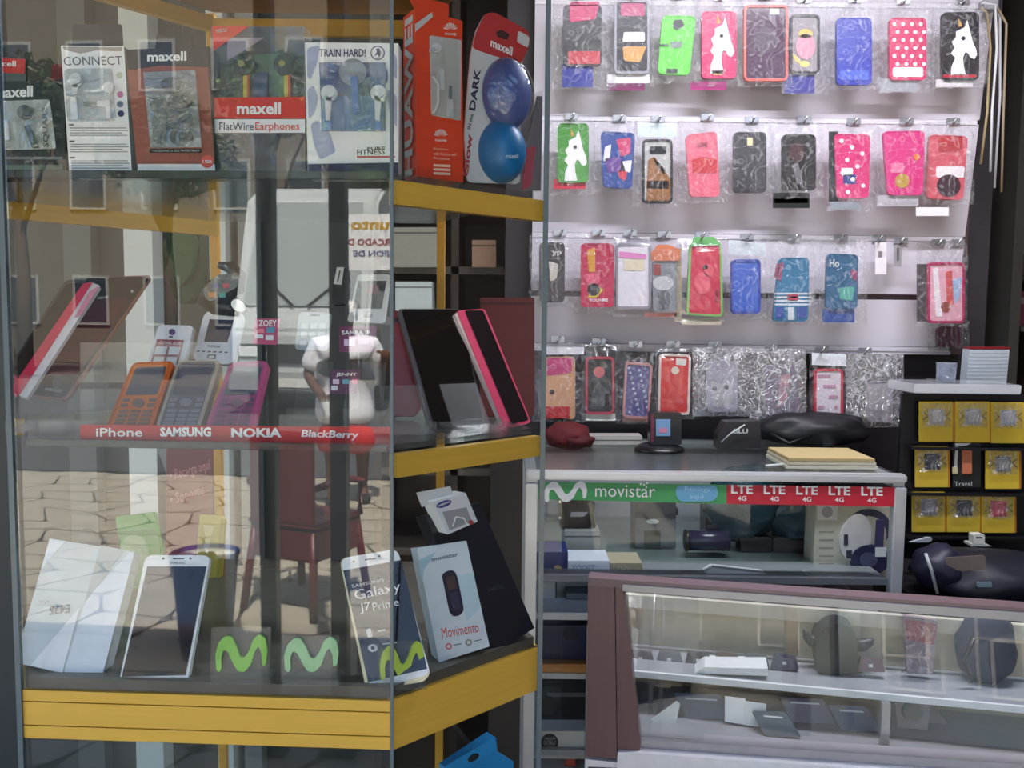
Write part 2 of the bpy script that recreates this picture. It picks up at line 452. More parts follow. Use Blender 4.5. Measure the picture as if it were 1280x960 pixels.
# grey chair-like back shape seen low at the left: dark wedge on the bottom shelf
# dark shelving seen through the slanting pane
un = thing('shelf_unit', 'dark brown shelf unit seen through the slanting cabinet pane', 'shelf', (0, 0, 0))
DB = M(44, 32, 26, .4, 0, 8, .2)
box('back', -.36, .0, 2.6, 2.62, .02, 2.4, DB, un)
for x in (-.36, -.16, -.02): box('upright', x, x + .02, 2.3, 2.6, .02, 2.4, DB, un)
for py in (262, 338, 402, 590, 690, 800): 
    z = at(580, py, 2.3).z
    box('shelf', -.34, -.02, 2.3, 2.6, z - .01, z + .01, M(70, 62, 56, .3), un)
GB = M(128, 128, 120, .6)
for i, (a, b, y0, y1, c, lb) in enumerate([(492, 546, 284, 334, (150, 148, 136), 'pale grey carton on the upper dark shelf'),
        (494, 540, 352, 398, (196, 206, 204), 'white carton on the middle dark shelf behind the tablet'),
        (590, 620, 300, 334, (150, 118, 96), 'small brown foil pack on the upper dark shelf'),
        (600, 668, 372, 520, (92, 20, 26), 'maroon carton behind the pink rimmed phone')]):
    Y = 2.28 if i < 3 else 1.62
    o = Item('carton', lb, 'box', at((a + b) / 2, y1, Y))
    o.poly('body', (a, y0, b, y1), M(*c, .5), .12 if i < 3 else .06, 0, .003)
    if i == 3: box('pedestal', -.03, .03, .01, .05, .021 - o.o.location.z, -.001, M(30, 26, 26, .5), o.o)
    o.poly('lid_seam', (a, y0 + 6, b, y0 + 8), M(*[int(x * .6) for x in c], .5), .0004, -.0004)

# ============================================================ TOP SHELF: EARPHONE PACKS
DG = M(26, 36, 40, .4); GREYTRAY = M(120, 128, 130, .4); LGREY = M(196, 200, 198, .4)
ORANGE = M(226, 66, 22, .4); REDM = M(206, 34, 30, .4); NAVY = M(30, 34, 74, .4); DGREY = M(70, 72, 76, .5)
def on_shelf(name, label, px, py, Y, z, cat='earphones', **k):
    if z < 1.1:
        t = (px - 12) / 478.0; pane = .918 - .018 * t if t < 1 else .90 + .155 * (px - 490) / 187.0
        Y = max(on_z(px, py, z).y, pane + .014)
    p = at(px, py, Y); p.z = z + .0005
    return Item(name, label, cat, p, **k)
def bud(it, px, py, r, mat, stem=None, y=-.004):
    d = it.disc('earbud', px, py, r, mat, .006, y)
    it.disc('bud_tip', px + r * .15, py - r * .1, r * .6, mat, .004, y - .003, parent=d)
    if stem: it.poly('stem', stem, mat, .005, y)
# 1 black square pack
it = on_shelf('earphone_pack', 'black and grey earphone pack with upright lettering, leftmost on the top shelf', 40, 222, .955, ZT)
it.poly('box', [(-22, 102), (66, 101), (80, 112), (82, 222), (-22, 222)], DG, .03, 0)
it.poly('tray', [(-20, 127), (62, 124), (70, 186), (-20, 188)], M(168, 174, 164, .4), .0004, -.0004, .004)
it.text('maxell', ((-8, 123), (41, 121), (-8, 109)), WHITE, bold=.03)
it.text('SQUARE', ((62, 184), (60, 134), (54, 184)), M(40, 50, 56, .5), y=-.001, bold=.02)
bud(it, 30, 140, 9, DG)
it.poly('cord_clip', [(30, 158), (36, 156), (47, 184), (40, 185)], DG, .004, -.004)
it.poly('earbud_white', [(2, 150), (10, 150), (12, 175), (3, 175)], WHITE, .004, -.004, .003)
it.poly('stripe', (-22, 196, 78, 199), GREYTRAY, .0003, -.0004)
it.poly('base_label', (-22, 206, 78, 212), M(90, 110, 96, .5), .0003, -.0004)
it.poly('film', [(-20, 127), (62, 124), (70, 186), (-20, 188)], FILM, .0004, -.012)
# red maxell tag behind
it = on_shelf('earphone_pack', 'red tagged pack standing behind the leftmost black earphone pack', 10, 222, 1.03, ZT)
it.poly('card', [(-20, 70), (32, 73), (33, 222), (-20, 222)], M(80, 86, 88, .5), .004, 0)
it.poly('tag', [(-20, 70), (32, 74), (31, 92), (-20, 90)], REDM, .0004, -.0004)
it.text('maxell', ((-14, 83), (20, 83), (-14, 76)), WHITE)
it = on_shelf('earphone_pack', 'small dark red pack between the black and the white earphone boxes', 72, 222, 1.05, ZT)
it.poly('card', [(64, 81), (82, 79), (84, 222), (64, 222)], M(50, 52, 56, .5), .02, 0)
it.poly('label', [(64, 81), (82, 79), (82, 98), (64, 100)], M(120, 24, 36, .5), .0004, -.0004)
# 2 CONNECT
it = on_shelf('earphone_pack', 'tall white earphone box with coloured dots along its edge', 122, 220, .95, ZT)
it.poly('box', [(76, 57), (155, 58), (165, 220), (87, 220)], WHITE, .028, 0, .001)
it.poly('hanger', [(91, 30), (152, 30), (154, 58), (90, 58)], M(24, 30, 40, .4), .001, .002, .003)
it.poly('top_print', [(78, 58), (153, 59), (152, 64), (120, 63), (100, 67), (80, 62)], M(170, 160, 150, .5))
it.text('CONNECT', ((80, 82), (153, 81), (79, 71)), M(60, 68, 72, .5), bold=-.005)
it.poly('tray', [(80, 86), (140, 85), (145, 151), (84, 152)], M(176, 184, 184, .35), .0004, -.0004, .004)
bud(it, 94, 100, 9, WHITE, [(90, 105), (97, 105), (96, 118), (91, 118)])
bud(it, 135, 109, 7, WHITE)
it.poly('cord_clip', [(88, 121), (95, 121), (97, 149), (89, 149)], WHITE, .005, -.005)
it.poly('plug', [(121, 126), (137, 125), (138, 148), (133, 149), (132, 133), (121, 132)], WHITE, .005, -.005)
it.poly('plug_tip', [(104, 127), (121, 127), (121, 131), (104, 131)], GREYTRAY, .003, -.004)
for x, y, c in ((149, 94, (196, 206, 180)), (150, 118, (176, 90, 150)), (150, 130, (96, 106, 140)), (151, 142, (60, 56, 110))):
    it.disc('colour_dot', x, y, 4, M(*c, .5))
for b in range(3):
    y0 = 155 + b * 20.5; x0 = 86 + b * .8
    it.poly('print_line', (x0, y0, x0 + 6, y0 + 2), DGREY)
    for k in range(4 if b < 2 else 5):
        it.poly('print_line', (x0 + 1.5, y0 + 4.2 + k * 3.1, x0 + (72, 74, 66, 73, 40)[k], y0 + 5.6 + k * 3.1), M(150, 152, 148, .5))
it.poly('film', [(80, 86), (140, 85), (145, 151), (84, 152)], FILM, .0004, -.011)
# 3 maxell wood
it = on_shelf('earphone_pack', 'black earphone box with reddish wood print and dark buds', 218, 222, .95, ZT)
it.poly('box', [(158, 62), (262, 58), (270, 222), (172, 222)], M(22, 24, 34, .4), .03, 0, .001)
it.poly('hang_tab', [(196, 43), (240, 43), (240, 60), (194, 61)], M(18, 20, 26, .4), .001, .002)
it.poly('wood_print', [(159, 88), (200, 82), (260, 84), (268, 204), (171, 206)], wood(150, 78, 62, .5, True, .4))
it.text('maxell', ((184, 77), (233, 76), (184, 65)), WHITE, bold=.03)
it.poly('tray', [(179, 90), (244, 88), (252, 184), (188, 185)], M(112, 120, 124, .35), .0004, -.0008, .002)
it.disc('earbud', 214, 105, 14, BLACK, .008, -.008, ry=9)
it.disc('earbud', 222, 127, 13, BLACK, .009, -.009, ry=10)
it.disc('earbud', 224, 150, 15, M(20, 20, 24, .4), .008, -.008, ry=14)
it.disc('earbud', 225, 170, 14, BLACK, .007, -.007, ry=12)
it.poly('cord_bundle', [(186, 122), (206, 122), (209, 178), (192, 178)], M(60, 64, 68, .4), .006, -.006, .003)
it.poly('caption', (187, 186, 252, 191), BLACK, y=-.0009)
it.text('+ ACCESSORIES, 3x SIZES, PROTECTABLE +', (190, 187, 249, 190), LGREY, y=-.0014, bold=0)
it.poly('white_stripe', [(172, 205), (268, 205), (269, 213), (172, 214)], WHITE, y=-.0008)
for k in range(14): it.poly('zigzag', [(176 + k * 6.5, 216), (179 + k * 6.5, 216), (181 + k * 6.5, 218), (179 + k * 6.5, 220), (176 + k * 6.5, 220), (178 + k * 6.5, 218)], LGREY)
it.disc('seal', 259, 202, 8, M(206, 70, 60, .4), y=-.0012)
it.text('5 YEAR', (253, 200, 265, 204), WHITE, y=-.002)
it.poly('film', [(179, 90), (244, 88), (252, 184), (188, 185)], FILM, .0004, -.014)
# 4 flat wire
it = on_shelf('earphone_pack', 'clear earphone box with red and white label across the middle', 322, 222, .955, ZT)
it.poly('back_card', [(264, 33), (380, 33), (381, 222), (265, 222)], M(84, 86, 84, .4), .002, .028)
it.poly('lower_card', [(266, 168), (381, 168), (381, 222), (266, 222)], M(26, 32, 44, .4), .026, .001)
it.poly('red_corner', [(265, 32), (312, 32), (266, 64)], M(216, 60, 36, .4), .0005, -.0006)
it.text('TRES 3,5', ((270, 42), (284, 40), (269, 37)), LGREY, y=-.0012)
it.poly('grey_flash', [(284, 47), (330, 47), (284, 76)], M(150, 140, 150, .4), .0005, -.0004)
it.poly('inner_print', [(315, 68), (358, 66), (362, 122), (318, 122)], M(84, 120, 92, .5), .001, .02, .004)
for x in (304, 355):
    b = it.disc('earbud', x, 80, 13, M(24, 30, 26, .4), .010, .006, ry=13)
    it.disc('bud_ring', x - 3, 79, 4, M(150, 140, 60, .4), .002, .003, parent=b)
    it.poly('flat_wire', (x + 0, 92, x + 5, 122), M(206, 180, 40, .4), .003, .01)
    it.poly('flat_wire', (x + 5, 92, x + 8, 122), M(190, 60, 40, .4), .003, .01)
it.poly('inner_box', (317, 90, 334, 122), M(36, 66, 100, .4), .006, .012)
it.poly('red_label', [(264, 122), (381, 121), (382, 148), (264, 148)], M(208, 48, 44, .4), .0006, -.0006)
it.poly('white_label', [(266, 149), (381, 149), (381, 166), (266, 166)], M(232, 232, 234, .4), .0006, -.0006)
it.text('maxell', (296, 128, 351, 143), WHITE, y=-.0014, bold=.03)
it.text('FlatWire', (274, 153, 317, 163), M(50, 60, 80, .5), y=-.0014, bold=.005)
it.text('Earphones', (319, 153, 374, 165), M(216, 70, 40, .5), y=-.0014, bold=.005)
it.poly('clear_shell', (263, 32, 382, 222), FILM, .030, -.0002)
# 5 TRAIN HARD
it = on_shelf('earphone_pack', 'white and blue fitness earphone box with large window', 440, 222, .95, ZT)
it.poly('box', [(381, 53), (498, 54), (498, 222), (385, 222)], WHITE, .03, 0, .001)
it.poly('navy_foot', [(385, 205), (498, 203), (498, 222), (386, 222)], M(36, 40, 76, .4))
for P in ([(384, 60), (400, 56), (396, 80), (388, 100), (384, 96)], [(384, 112), (392, 106), (398, 122), (394, 140), (386, 150)], [(486, 60), (496, 70), (496, 100), (488, 90)], [(484, 110), (496, 120), (496, 160), (486, 140)], [(388, 155), (398, 150), (412, 166), (420, 190), (400, 200), (392, 180)]):
    it.poly('swirl_print', P, M(176, 180, 204, .5), r=.004)
it.text('TRAIN HARD!', (399, 61, 457, 71), M(60, 62, 100, .5), bold=.02)
e = it.disc('emblem', 472, 66, 9, M(76, 78, 112, .5)); it.disc('emblem_field', 472, 66, 7.5, WHITE, y=-.0012, parent=e)
it.poly('runner', [(468, 70), (471, 65), (470, 61), (474, 60), (476, 66), (474, 72), (472, 68)], M(76, 78, 112, .5), y=-.0018)
it.poly('tray', [(399, 78), (482, 78), (482, 164), (402, 164)], M(56, 66, 104, .35), .0006, -.0006)
it.poly('blue_gap', [(402, 120), (480, 120), (480, 163), (403, 163)], M(64, 110, 160, .35), .0006, -.0009)
it.disc('badge', 441, 90, 17, M(150, 152, 158, .3), .001, -.0015)
for x in (411, 473):
    it.disc('ear_wing', x, 93, 11, M(40, 70, 130, .3), .006, -.006, ry=15)
    bud(it, x, 116, 10, WHITE, [(x - 5, 120), (x + 4, 120), (x + 1, 150), (x - 4, 150)], -.012)
    it.poly('wire', [(x - 4, 148), (x + 3, 148), (x + 3, 162), (x - 4, 162)], M(70, 130, 200, .4), .004, -.006)
it.poly('cord_clip', [(438, 95), (447, 95), (449, 140), (441, 142)], M(60, 110, 190, .3), .008, -.008, .003)
it.text('PURE', ((459, 188), (481, 187), (459, 184)), M(90, 84, 84, .5)); it.text('FITNESS', ((446, 194), (481, 193), (446, 187)), M(90, 84, 84, .5))
it.poly('print_line', (446, 195, 494, 197), M(190, 60, 60, .5))
it.poly('film', (399, 78, 482, 164), FILM, .0004, -.016)
# 6 HUAWEI
it = on_shelf('earphone_pack', 'orange earphone box with clear window and big letters up its side', 548, 228, .99, ZT, yaw=28)
Q = [(519, 10), (578, 26), (579, 228), (521, 222)]
it.poly('box', Q, ORANGE, .036, 0)
it.poly('hang_tab', [(508, -8), (561, 5), (561, 24), (520, 14)], ORANGE, .001, .002)
it.poly('window', [(537, 44), (577, 50), (576, 151), (539, 144)], M(206, 204, 196, .35), .0005, -.0005, .003)
bud(it, 546, 60, 6, WHITE); bud(it, 542, 62, 4, LGREY)
it.poly('cord_clip', [(550, 86), (555, 86), (556, 112), (551, 112)], WHITE, .004, -.004)
it.wire('cord', [(541, 95), (548, 106), (548, 130), (542, 142)], .0016, WHITE)
it.poly('plug', [(561, 124), (566, 124), (568, 146), (560, 146)], WHITE, .004, -.004); it.poly('plug_tip', (562, 107, 565, 124), GREYTRAY, .003, -.003)
for cx, cy in ((563, 34), (551, 167)):
    for k in range(8):
        a = R(-160 + k * 20); 
        it.poly('petal', [(cx + math.cos(a) * 2, cy + 4 + math.sin(a) * 2), (cx + math.cos(a - .1) * 8, cy + 4 + math.sin(a - .1) * 9), (cx + math.cos(a) * 9, cy + 4 + math.sin(a) * 10), (cx + math.cos(a + .1) * 8, cy + 4 + math.sin(a + .1) * 9)], WHITE, y=-.0008)
    it.text('HUAWEI', ((cx - 7, cy + 9.5), (cx + 7, cy + 10.5), (cx - 7, cy + 6.5)), WHITE, y=-.0008)
for k, s in enumerate(('Earphones', 'with Remote and', 'Microphone')):
    it.text(s, ((542, 188 + k * 6), (542 + (18, 28, 20)[k], 189 + k * 6), (542, 184 + k * 6)), M(250, 210, 190, .5), bold=0)
for k in range(3): it.poly('print_line', [(542, 205 + k * 5), (563, 206 + k * 5), (563, 209 + k * 5), (542, 208 + k * 5)], M(250, 210, 190, .5))
it.poly('price_strip', [(519, 30), (540, 15), (541, 21), (519, 40)], LGREY, y=-.0006)
xl = min(it.uv(*q).x for q in Q) - .0004; zt = it.uv(520, 16).y; zb = it.uv(521, 218).y
text3('HUAWEI', (xl, .006, zb), (0, 0, zt - zb), (0, .024, 0), LGREY, it.o, .03)
it.poly('film', [(537, 44), (577, 50), (576, 151), (539, 144)], FILM, .0004, -.010)
# 7 maxell In the Dark blister
it = on_shelf('headphone_blister', 'red and white blister card with two round blue earphone cases', 625, 232, 1.03, ZT, yaw=22, cat='headphones')
C7 = [(606, 17), (618, 15), (660, 38), (663, 52), (652, 80), (650, 230), (584, 228), (580, 170), (588, 70), (594, 40)]
it.poly('card', C7, M(206, 210, 214, .3), .003, 0, .006)
it.poly('red_head', [(606, 17), (618, 15), (660, 38), (663, 52), (652, 80), (612, 68), (590, 60), (595, 40)], M(190, 40, 36, .35), r=.005)
it.poly('hang_slot', [(620, 40), (627, 37), (637, 43), (634, 50), (622, 46)], M(60, 20, 22, .5), y=-.0008)
it.text('maxell', ((613, 58), (640, 70), (614, 47)), WHITE, y=-.0008, bold=.03)
it.poly('white_corner', [(648, 38), (662, 46), (660, 60), (646, 52)], M(214, 214, 214, .4), y=-.0009, r=.003)
it.text('DARK', ((594, 139), (601, 87), (586, 137)), M(30, 32, 70, .5), y=-.0008, bold=.03)
it.text('IN the', ((588, 162), (592, 143), (584, 161)), M(60, 60, 80, .5), y=-.0008)
it.text('Glow', ((585, 222), (591, 168), (578, 221)), M(170, 60, 76, .5), y=-.0008, bold=.04)
def dome(it, name, px, py, rx, ry, depth, mat, y=0.0, parent=None):
    c = it.uv(px, py, y); e = it.uv(px + rx, py, y); g = it.uv(px, py - ry, y)
    a = abs(e.x - c.x); b = abs(g.y - c.y); bm = bmesh.new(); bmesh.ops.create_uvsphere(bm, u_segments=24, v_segments=14, radius=1)
    for v in bm.verts: v.co = Vector((c.x + v.co.x * a, y + min(v.co.y, 0.15) * depth, c.y + v.co.z * b))
    return bm_obj(name, bm, mat, parent or it.o, True)
dome(it, 'earphone_case', 633, 118, 30, 46, .022, M(58, 82, 150, .45))
dome(it, 'earphone_case', 627, 190, 29, 40, .026, M(18, 104, 160, .4))
it.text('maxell', (632, 192, 648, 198), M(170, 200, 220, .5), y=-.0275)
dome(it, 'clear_bubble', 634, 120, 33, 48, .026, FILM)
# 8 pink blister behind
it = on_shelf('earphone_pack', 'clear blister with pink strip at the corner of the slanting pane', 664, 238, 1.07, ZT, yaw=30)
it.poly('card', [(672, 120), (678, 120), (676, 238), (650, 238), (652, 215)], M(120, 116, 124, .3), .003, 0)
it.poly('pink_strip', [(660, 185), (670, 182), (664, 232), (654, 238), (656, 214)], M(206, 40, 84, .35), .004, -.004, .003)
it.poly('bubble', [(662, 120), (679, 112), (677, 240), (650, 240)], FILM, .002, -.012, .004)

# ============================================================ MIDDLE SHELF: PHONES
def stand(px, py, Y, z, label, w=.05, h=.045, yaw=0):
    p = at(px, py, Y); p.z = z
    t = thing('phone_stand', label, 'stand', p, R(yaw), 'clear acrylic phone stands')
    box('foot', -w / 2, w / 2, -.035, .04, .0002, .003, ACRYL, t, .001)
    mesh_obj('back_rest', [(-w / 2, .0, .003), (w / 2, .0, .003), (w / 2, .038, h), (-w / 2, .038, h), (-w / 2, .003, .003), (w / 2, .003, .003), (w / 2, .041, h), (-w / 2, .041, h)],
             [(0, 1, 2, 3), (7, 6, 5, 4), (0, 4, 5, 1), (1, 5, 6, 2), (2, 6, 7, 3), (3, 7, 4, 0)], ACRYL, t)
    box('lip', -w / 2, w / 2, -.035, -.031, .003, .015, ACRYL, t, .001)
    return t
# three smartphones leaning at the left
it = place('smartphone', 'dark grey smartphone leaning behind the red edged one, far left', 'phone', 40, 470, 1.16, yaw=12, lean=25, group='smartphones on clear stands')
it.poly('body', [(82, 350), (108, 350), (56, 478), (4, 470)], M(52, 56, 60, .3), .008, 0, .006)
it.poly('screen', [(84, 354), (104, 354), (52, 474), (9, 466)], M(30, 34, 40, .1), .0004, -.0004, .004)
it = place('smartphone', 'red and white edged smartphone leaning on a clear stand at the left', 'phone', 40, 495, 1.09, yaw=14, lean=26, group='smartphones on clear stands')
it.poly('body', [(104, 354), (116, 352), (24, 494), (11, 490)], M(214, 50, 86, .3), .009, 0, .003)
it.poly('white_rim', [(115, 353), (125, 357), (34, 497), (23, 494)], M(226, 222, 226, .3), .009, .001, .002)
it.poly('picture_film', [(112, 364), (124, 357), (103, 392), (92, 398)], M(232, 150, 170, .3), .0006, -.001, .002)
it = place('smartphone', 'black smartphone with rose gold rim and dark red screen leaning at the left', 'phone', 60, 500, 1.13, yaw=14, lean=26, group='smartphones on clear stands')
it.poly('rim', [(108, 347), (190, 344), (84, 500), (38, 494)], M(196, 130, 122, .25, .6), .008, 0, .007)
it.poly('face', [(108, 347), (187, 346), (80, 498), (38, 493)], M(22, 18, 24, .12), .001, -.001, .006)
it.poly('screen', [(104, 374), (166, 372), (96, 470), (52, 468)], M(74, 24, 40, .1), .0005, -.0014)
it.disc('camera', 165, 364, 1.5, LGREY, y=-.002); it.text('SAMSUNG', ((121, 374), (134, 373), (122, 371)), LGREY, y=-.002)
it.poly('home_key', [(56, 484), (78, 487), (76, 491), (55, 488)], M(120, 116, 122, .3), y=-.002, r=.001)
for a, b, l in ((55, 1.0, 'clear stand under the dark grey phone, leftmost'), (95, 1.0, 'clear stand under the black rose rimmed phone')):
    p = at(a, 540, b); stand(a, 545, b, ZM, l, .06, .06, 14)
# two white feature phones
it = place('feature_phone', 'white phone with purple dot and red tariff label', 'phone', 210, 455, 1.16, lean=18, roll=8, group='feature phones on the middle shelf')
it.poly('body', [(198, 406), (242, 407), (228, 458), (184, 456)], M(230, 230, 234, .35), .012, 0, .007)
it.disc('speaker_dot', 215, 415, 4, M(60, 50, 110, .4)); it.poly('slot', (211, 420, 216, 422), DGREY, y=-.0008)
it.poly('label', [(196, 424), (230, 425), (222, 456), (188, 455)], M(150, 50, 76, .4), y=-.0006)
it.text('DIVA 850', ((199, 430), (226, 431), (200, 426)), M(230, 190, 200, .4), y=-.001)
for P in ([(195, 433), (209, 433), (207, 443), (192, 443)], [(212, 433), (226, 434), (223, 443), (210, 443)], [(193, 446), (206, 446), (204, 455), (190, 455)], [(209, 446), (222, 446), (220, 456), (207, 456)]):
    it.poly('label_field', P, M(232, 228, 232, .4), y=-.001)
it = place('feature_phone', 'white phone with square dark screen and round shoulders', 'phone', 265, 455, 1.18, lean=18, roll=8, group='feature phones on the middle shelf')
it.poly('body', [(256, 388), (305, 389), (292, 456), (240, 452)], M(236, 236, 238, .35), .012, 0, .012)
it.poly('screen', [(262, 399), (292, 400), (284, 428), (255, 427)], M(44, 46, 70, .12), y=-.0006)
it.text('NOKIA', ((259, 434), (275, 435), (260, 431)), M(120, 120, 126, .4))
it.poly('key', [(260, 443), (270, 443), (269, 449), (258, 448)], M(110, 110, 116, .4), y=-.001); it.poly('key', [(262, 444.5), (268, 444.5), (267, 447.5), (260, 447)], WHITE, y=-.0015)
for k in range(6): it.poly('key', [(246 + k * 7, 438 + k * .3), (250 + k * 7, 438 + k * .3), (249 + k * 7, 439.6 + k * .3), (245 + k * 7, 439.6 + k * .3)], DGREY, y=-.0008)
# three faded dummy phones in front
def keyphone(label, Q, col, rim, keycol, Yd, seed):
    it = place('feature_phone', label, 'phone', (Q[2][0] + Q[3][0]) / 2, Q[3][1], Yd, lean=30, roll=6, group='keypad phones behind the brand strip')
    b = it.poly('body', Q, rim, .014, 0, .008)
    def q(u, v): 
        a = Vector(Q[0]).lerp(Vector(Q[1]), u); c = Vector(Q[3]).lerp(Vector(Q[2]), u); r_ = a.lerp(c, v); return (r_.x, r_.y)
    def quad(u0, u1, v0, v1): return [q(u0, v0), q(u1, v0), q(u1, v1), q(u0, v1)]
    it.poly('face', quad(.07, .90, .02, .98), col, .001, -.001, .006)
    it.poly('screen', quad(.13, .86, .08, .50), M(92, 94, 104, .15), .0004, -.0014, .003)
    it.disc('navigation_key', *q(.5, .62), 8, keycol, .001, -.002, ry=5.5)
    for u in (.2, .8):
        for v in (.58, .66): it.poly('key', quad(u - .08, u + .08, v - .03, v + .02), keycol, .0006, -.0017, .001)
    for j in range(4):
        for i in range(3):
            it.poly('key', quad(.14 + i * .26, .36 + i * .26, .72 + j * .065, .765 + j * .065), keycol, .0006, -.0017, .001)
keyphone('orange keypad phone with grey screen behind the red brand strip', [(166, 453), (218, 451), (190, 535), (132, 535)], M(206, 112, 52, .4), M(196, 96, 44, .4), M(120, 96, 86, .4), 1.02, 1)
keyphone('grey keypad phone standing between the orange and the pink one', [(222, 451), (276, 450), (250, 535), (194, 535)], M(100, 102, 108, .4), M(170, 160, 146, .4), M(128, 130, 138, .4), 1.02, 2)
keyphone('mauve pink keypad phone behind the red brand strip', [(288, 453), (336, 451), (316, 535), (256, 535)], M(158, 92, 124, .4), M(196, 92, 136, .4), M(120, 84, 104, .4), 1.02, 3)
# brand strip
it = on_shelf('brand_strip', 'red strip lettered with four white phone brand names along the shelf edge', 290, 552, .935, ZM, 'sign')
it.poly('strip', [(100, 531), (489, 534), (489, 558), (100, 553)], M(184, 40, 48, .4), .002, 0)
it.text('iPhone', (120, 535, 178, 546), WHITE, bold=.015); it.text('SAMSUNG', (200, 534, 264, 546), WHITE, bold=.045)
it.text('NOKIA', (289, 535, 352, 547), WHITE, bold=.045); it.text('BlackBerry', ((376, 549), (447, 551), (378, 537)), WHITE, bold=.03)
# translucent card standing behind the strip
it = on_shelf('acrylic_card', 'clear acrylic card standing behind the keypad phones', 205, 553, 1.13, ZM, 'display card')
it.poly('sheet', [(100, 428), (246, 428), (246, 540), (100, 540)], ACRYL, .003, 0)
it.poly('dark_edge', [(100, 478), (250, 478), (250, 486), (100, 486)], M(40, 42, 48, .4), .0006, -.0006)
# small name cards
def card(label, P, title, tb, col, tiles, Yd):
    it = place('price_card', label, 'card', sum(p[0] for p in P) / 4, max(p[1] for p in P), Yd, lean=8)
    it.poly('sheet', P, col, .0012, 0, .001)
    it.text(title, tb, WHITE, bold=.02)
    for b, c in tiles: it.poly('tile', b, M(*c, .4), y=-.0006, r=.0008)
    x0 = min(p[0] for p in P); x1 = max(p[0] for p in P); yb = max(p[1] for p in P)
    z = ZM - it.o.location.z
    foot = tube('holder', [it.I @ at((x0 + x1) / 2, yb, Yd), it.I @ Vector((it.o.location.x, it.o.location.y + .004, ZM + .0005))], .0012, ACRYL, it.o)
card('pink price card with colour tiles right of the pink keypad phone', [(319, 398), (350, 398), (346, 431), (315, 430)], 'ZOEY', (323, 400, 346, 408), M(176, 72, 112, .4), [((321, 411, 330, 416), (226, 130, 150)), ((333, 409, 343, 416), (90, 150, 180)), ((319, 418, 329, 423), (230, 230, 234)), ((332, 419, 342, 425), (220, 220, 228))], 1.06)
card('dark purple price card below the white phone at the cabinet corner', [(424, 408), (472, 408), (466, 440), (424, 440)], 'SAMBA JR', (427, 413, 464, 420), M(110, 44, 88, .4), [((430, 424, 444, 432), (220, 190, 220)), ((448, 423, 462, 430), (200, 120, 170))], 1.07)
card('dark price card with colour tiles just above the red brand strip', [(414, 462), (450, 462), (446, 493), (412, 492)], 'JENNY', (420, 466, 446, 471), M(90, 50, 84, .4), [((416, 474, 424, 480), (226, 200, 226)), ((428, 474, 436, 480), (110, 170, 190)), ((440, 474, 447, 480), (220, 110, 140)), ((414, 482, 422, 488), (220, 220, 230))], 1.03)
# pale phone, small white screened phone, black phone with sticker
it = place('feature_phone', 'pale grey phone standing in a clear sleeve right of the pink card', 'phone', 388, 440, 1.15, lean=8)
it.poly('body', [(374, 390), (413, 390), (409, 438), (368, 437)], M(176, 186, 190, .4), .012, 0, .006)
it.poly('speaker', (387, 393, 400, 395), DGREY)
for j in range(3):
    for i in range(3): it.poly('key', (377 + i * 11 - j, 404 + j * 11, 385 + i * 11 - j, 411 + j * 11), M(206, 212, 214, .4), .0006, -.0008, .001)
it = place('feature_phone', 'white phone with large dark screen beside the cabinet corner', 'phone', 460, 405, 1.17, lean=8)
it.poly('body', [(447, 343), (488, 343), (480, 404), (434, 402)], M(224, 226, 228, .4), .012, 0, .004)
it.poly('screen', [(448, 351), (483, 351), (477, 386), (441, 386)], M(36, 34, 44, .12), y=-.0006)
it.poly('screen_image', [(462, 356), (474, 356), (472, 368), (460, 366)], M(120, 44, 58, .2), y=-.001)
it.poly('key', [(455, 392), (466, 392), (465, 397), (454, 397)], M(170, 172, 176, .4), y=-.0008, r=.001)
it = place('feature_phone', 'small black phone with white price sticker', 'phone', 430, 385, 1.12, lean=6)
it.poly('body', [(418, 335), (434, 335), (440, 352), (436, 380), (414, 382)], M(24, 24, 30, .3), .015, 0, .006)
it.poly('sticker', [(421, 334), (430, 334), (427, 356), (417, 355)], M(206, 210, 208, .5), y=-.0008)
it.poly('sticker_print', [(424, 338), (426, 338), (423, 352), (421, 352)], M(90, 90, 96, .5), y=-.0014)
# smart watch
it = place('smart_watch', 'black smart watch with coloured icons on its curved screen', 'watch', 278, 388, 1.2, lean=0)
def band(px, half, y0, amp, name, mat, w):
    P = [it.uv(a, b, 0) for a, b in px]; vs_ = []; n = len(P)
    for i, p in enumerate(P):
        a = P[max(0, i - 1)]; b = P[min(n - 1, i + 1)]; t = (b - a).normalized(); nr = Vector((-t.y, t.x))
        k = w[i]
        yy = y0 + amp * math.sin(math.pi * i / (n - 1))
        for s in (-1, 1):
            for d in (0, .006): vs_.append((p.x + nr.x * s * k, yy + d, p.y + nr.y * s * k))
    fs = []
    for i in range(n - 1):
        q = i * 4; r_ = q + 4
        fs += [(q, q + 2, r_ + 2, r_), (q + 1, r_ + 1, r_ + 3, q + 3), (q, r_, r_ + 1, q + 1), (q + 2, q + 3, r_ + 3, r_ + 2)]
    fs += [(0, 1, 3, 2), (4 * n - 4, 4 * n - 2, 4 * n - 1, 4 * n - 3)]
    return mesh_obj(name, vs_, fs, mat, it.o, True)
band([(272, 331), (288, 334), (298, 344), (296, 356), (284, 362), (268, 366), (262, 374), (272, 382), (288, 385), (300, 388)], 0, 0, -.01, 'strap', M(16, 17, 20, .3), [.004, .008, .011, .014, .017, .017, .016, .013, .011, .009])
it.poly('screen', [(268, 345), (298, 340), (298, 358), (262, 378), (252, 364)], M(10, 10, 14, .08), .004, -.016, .006)
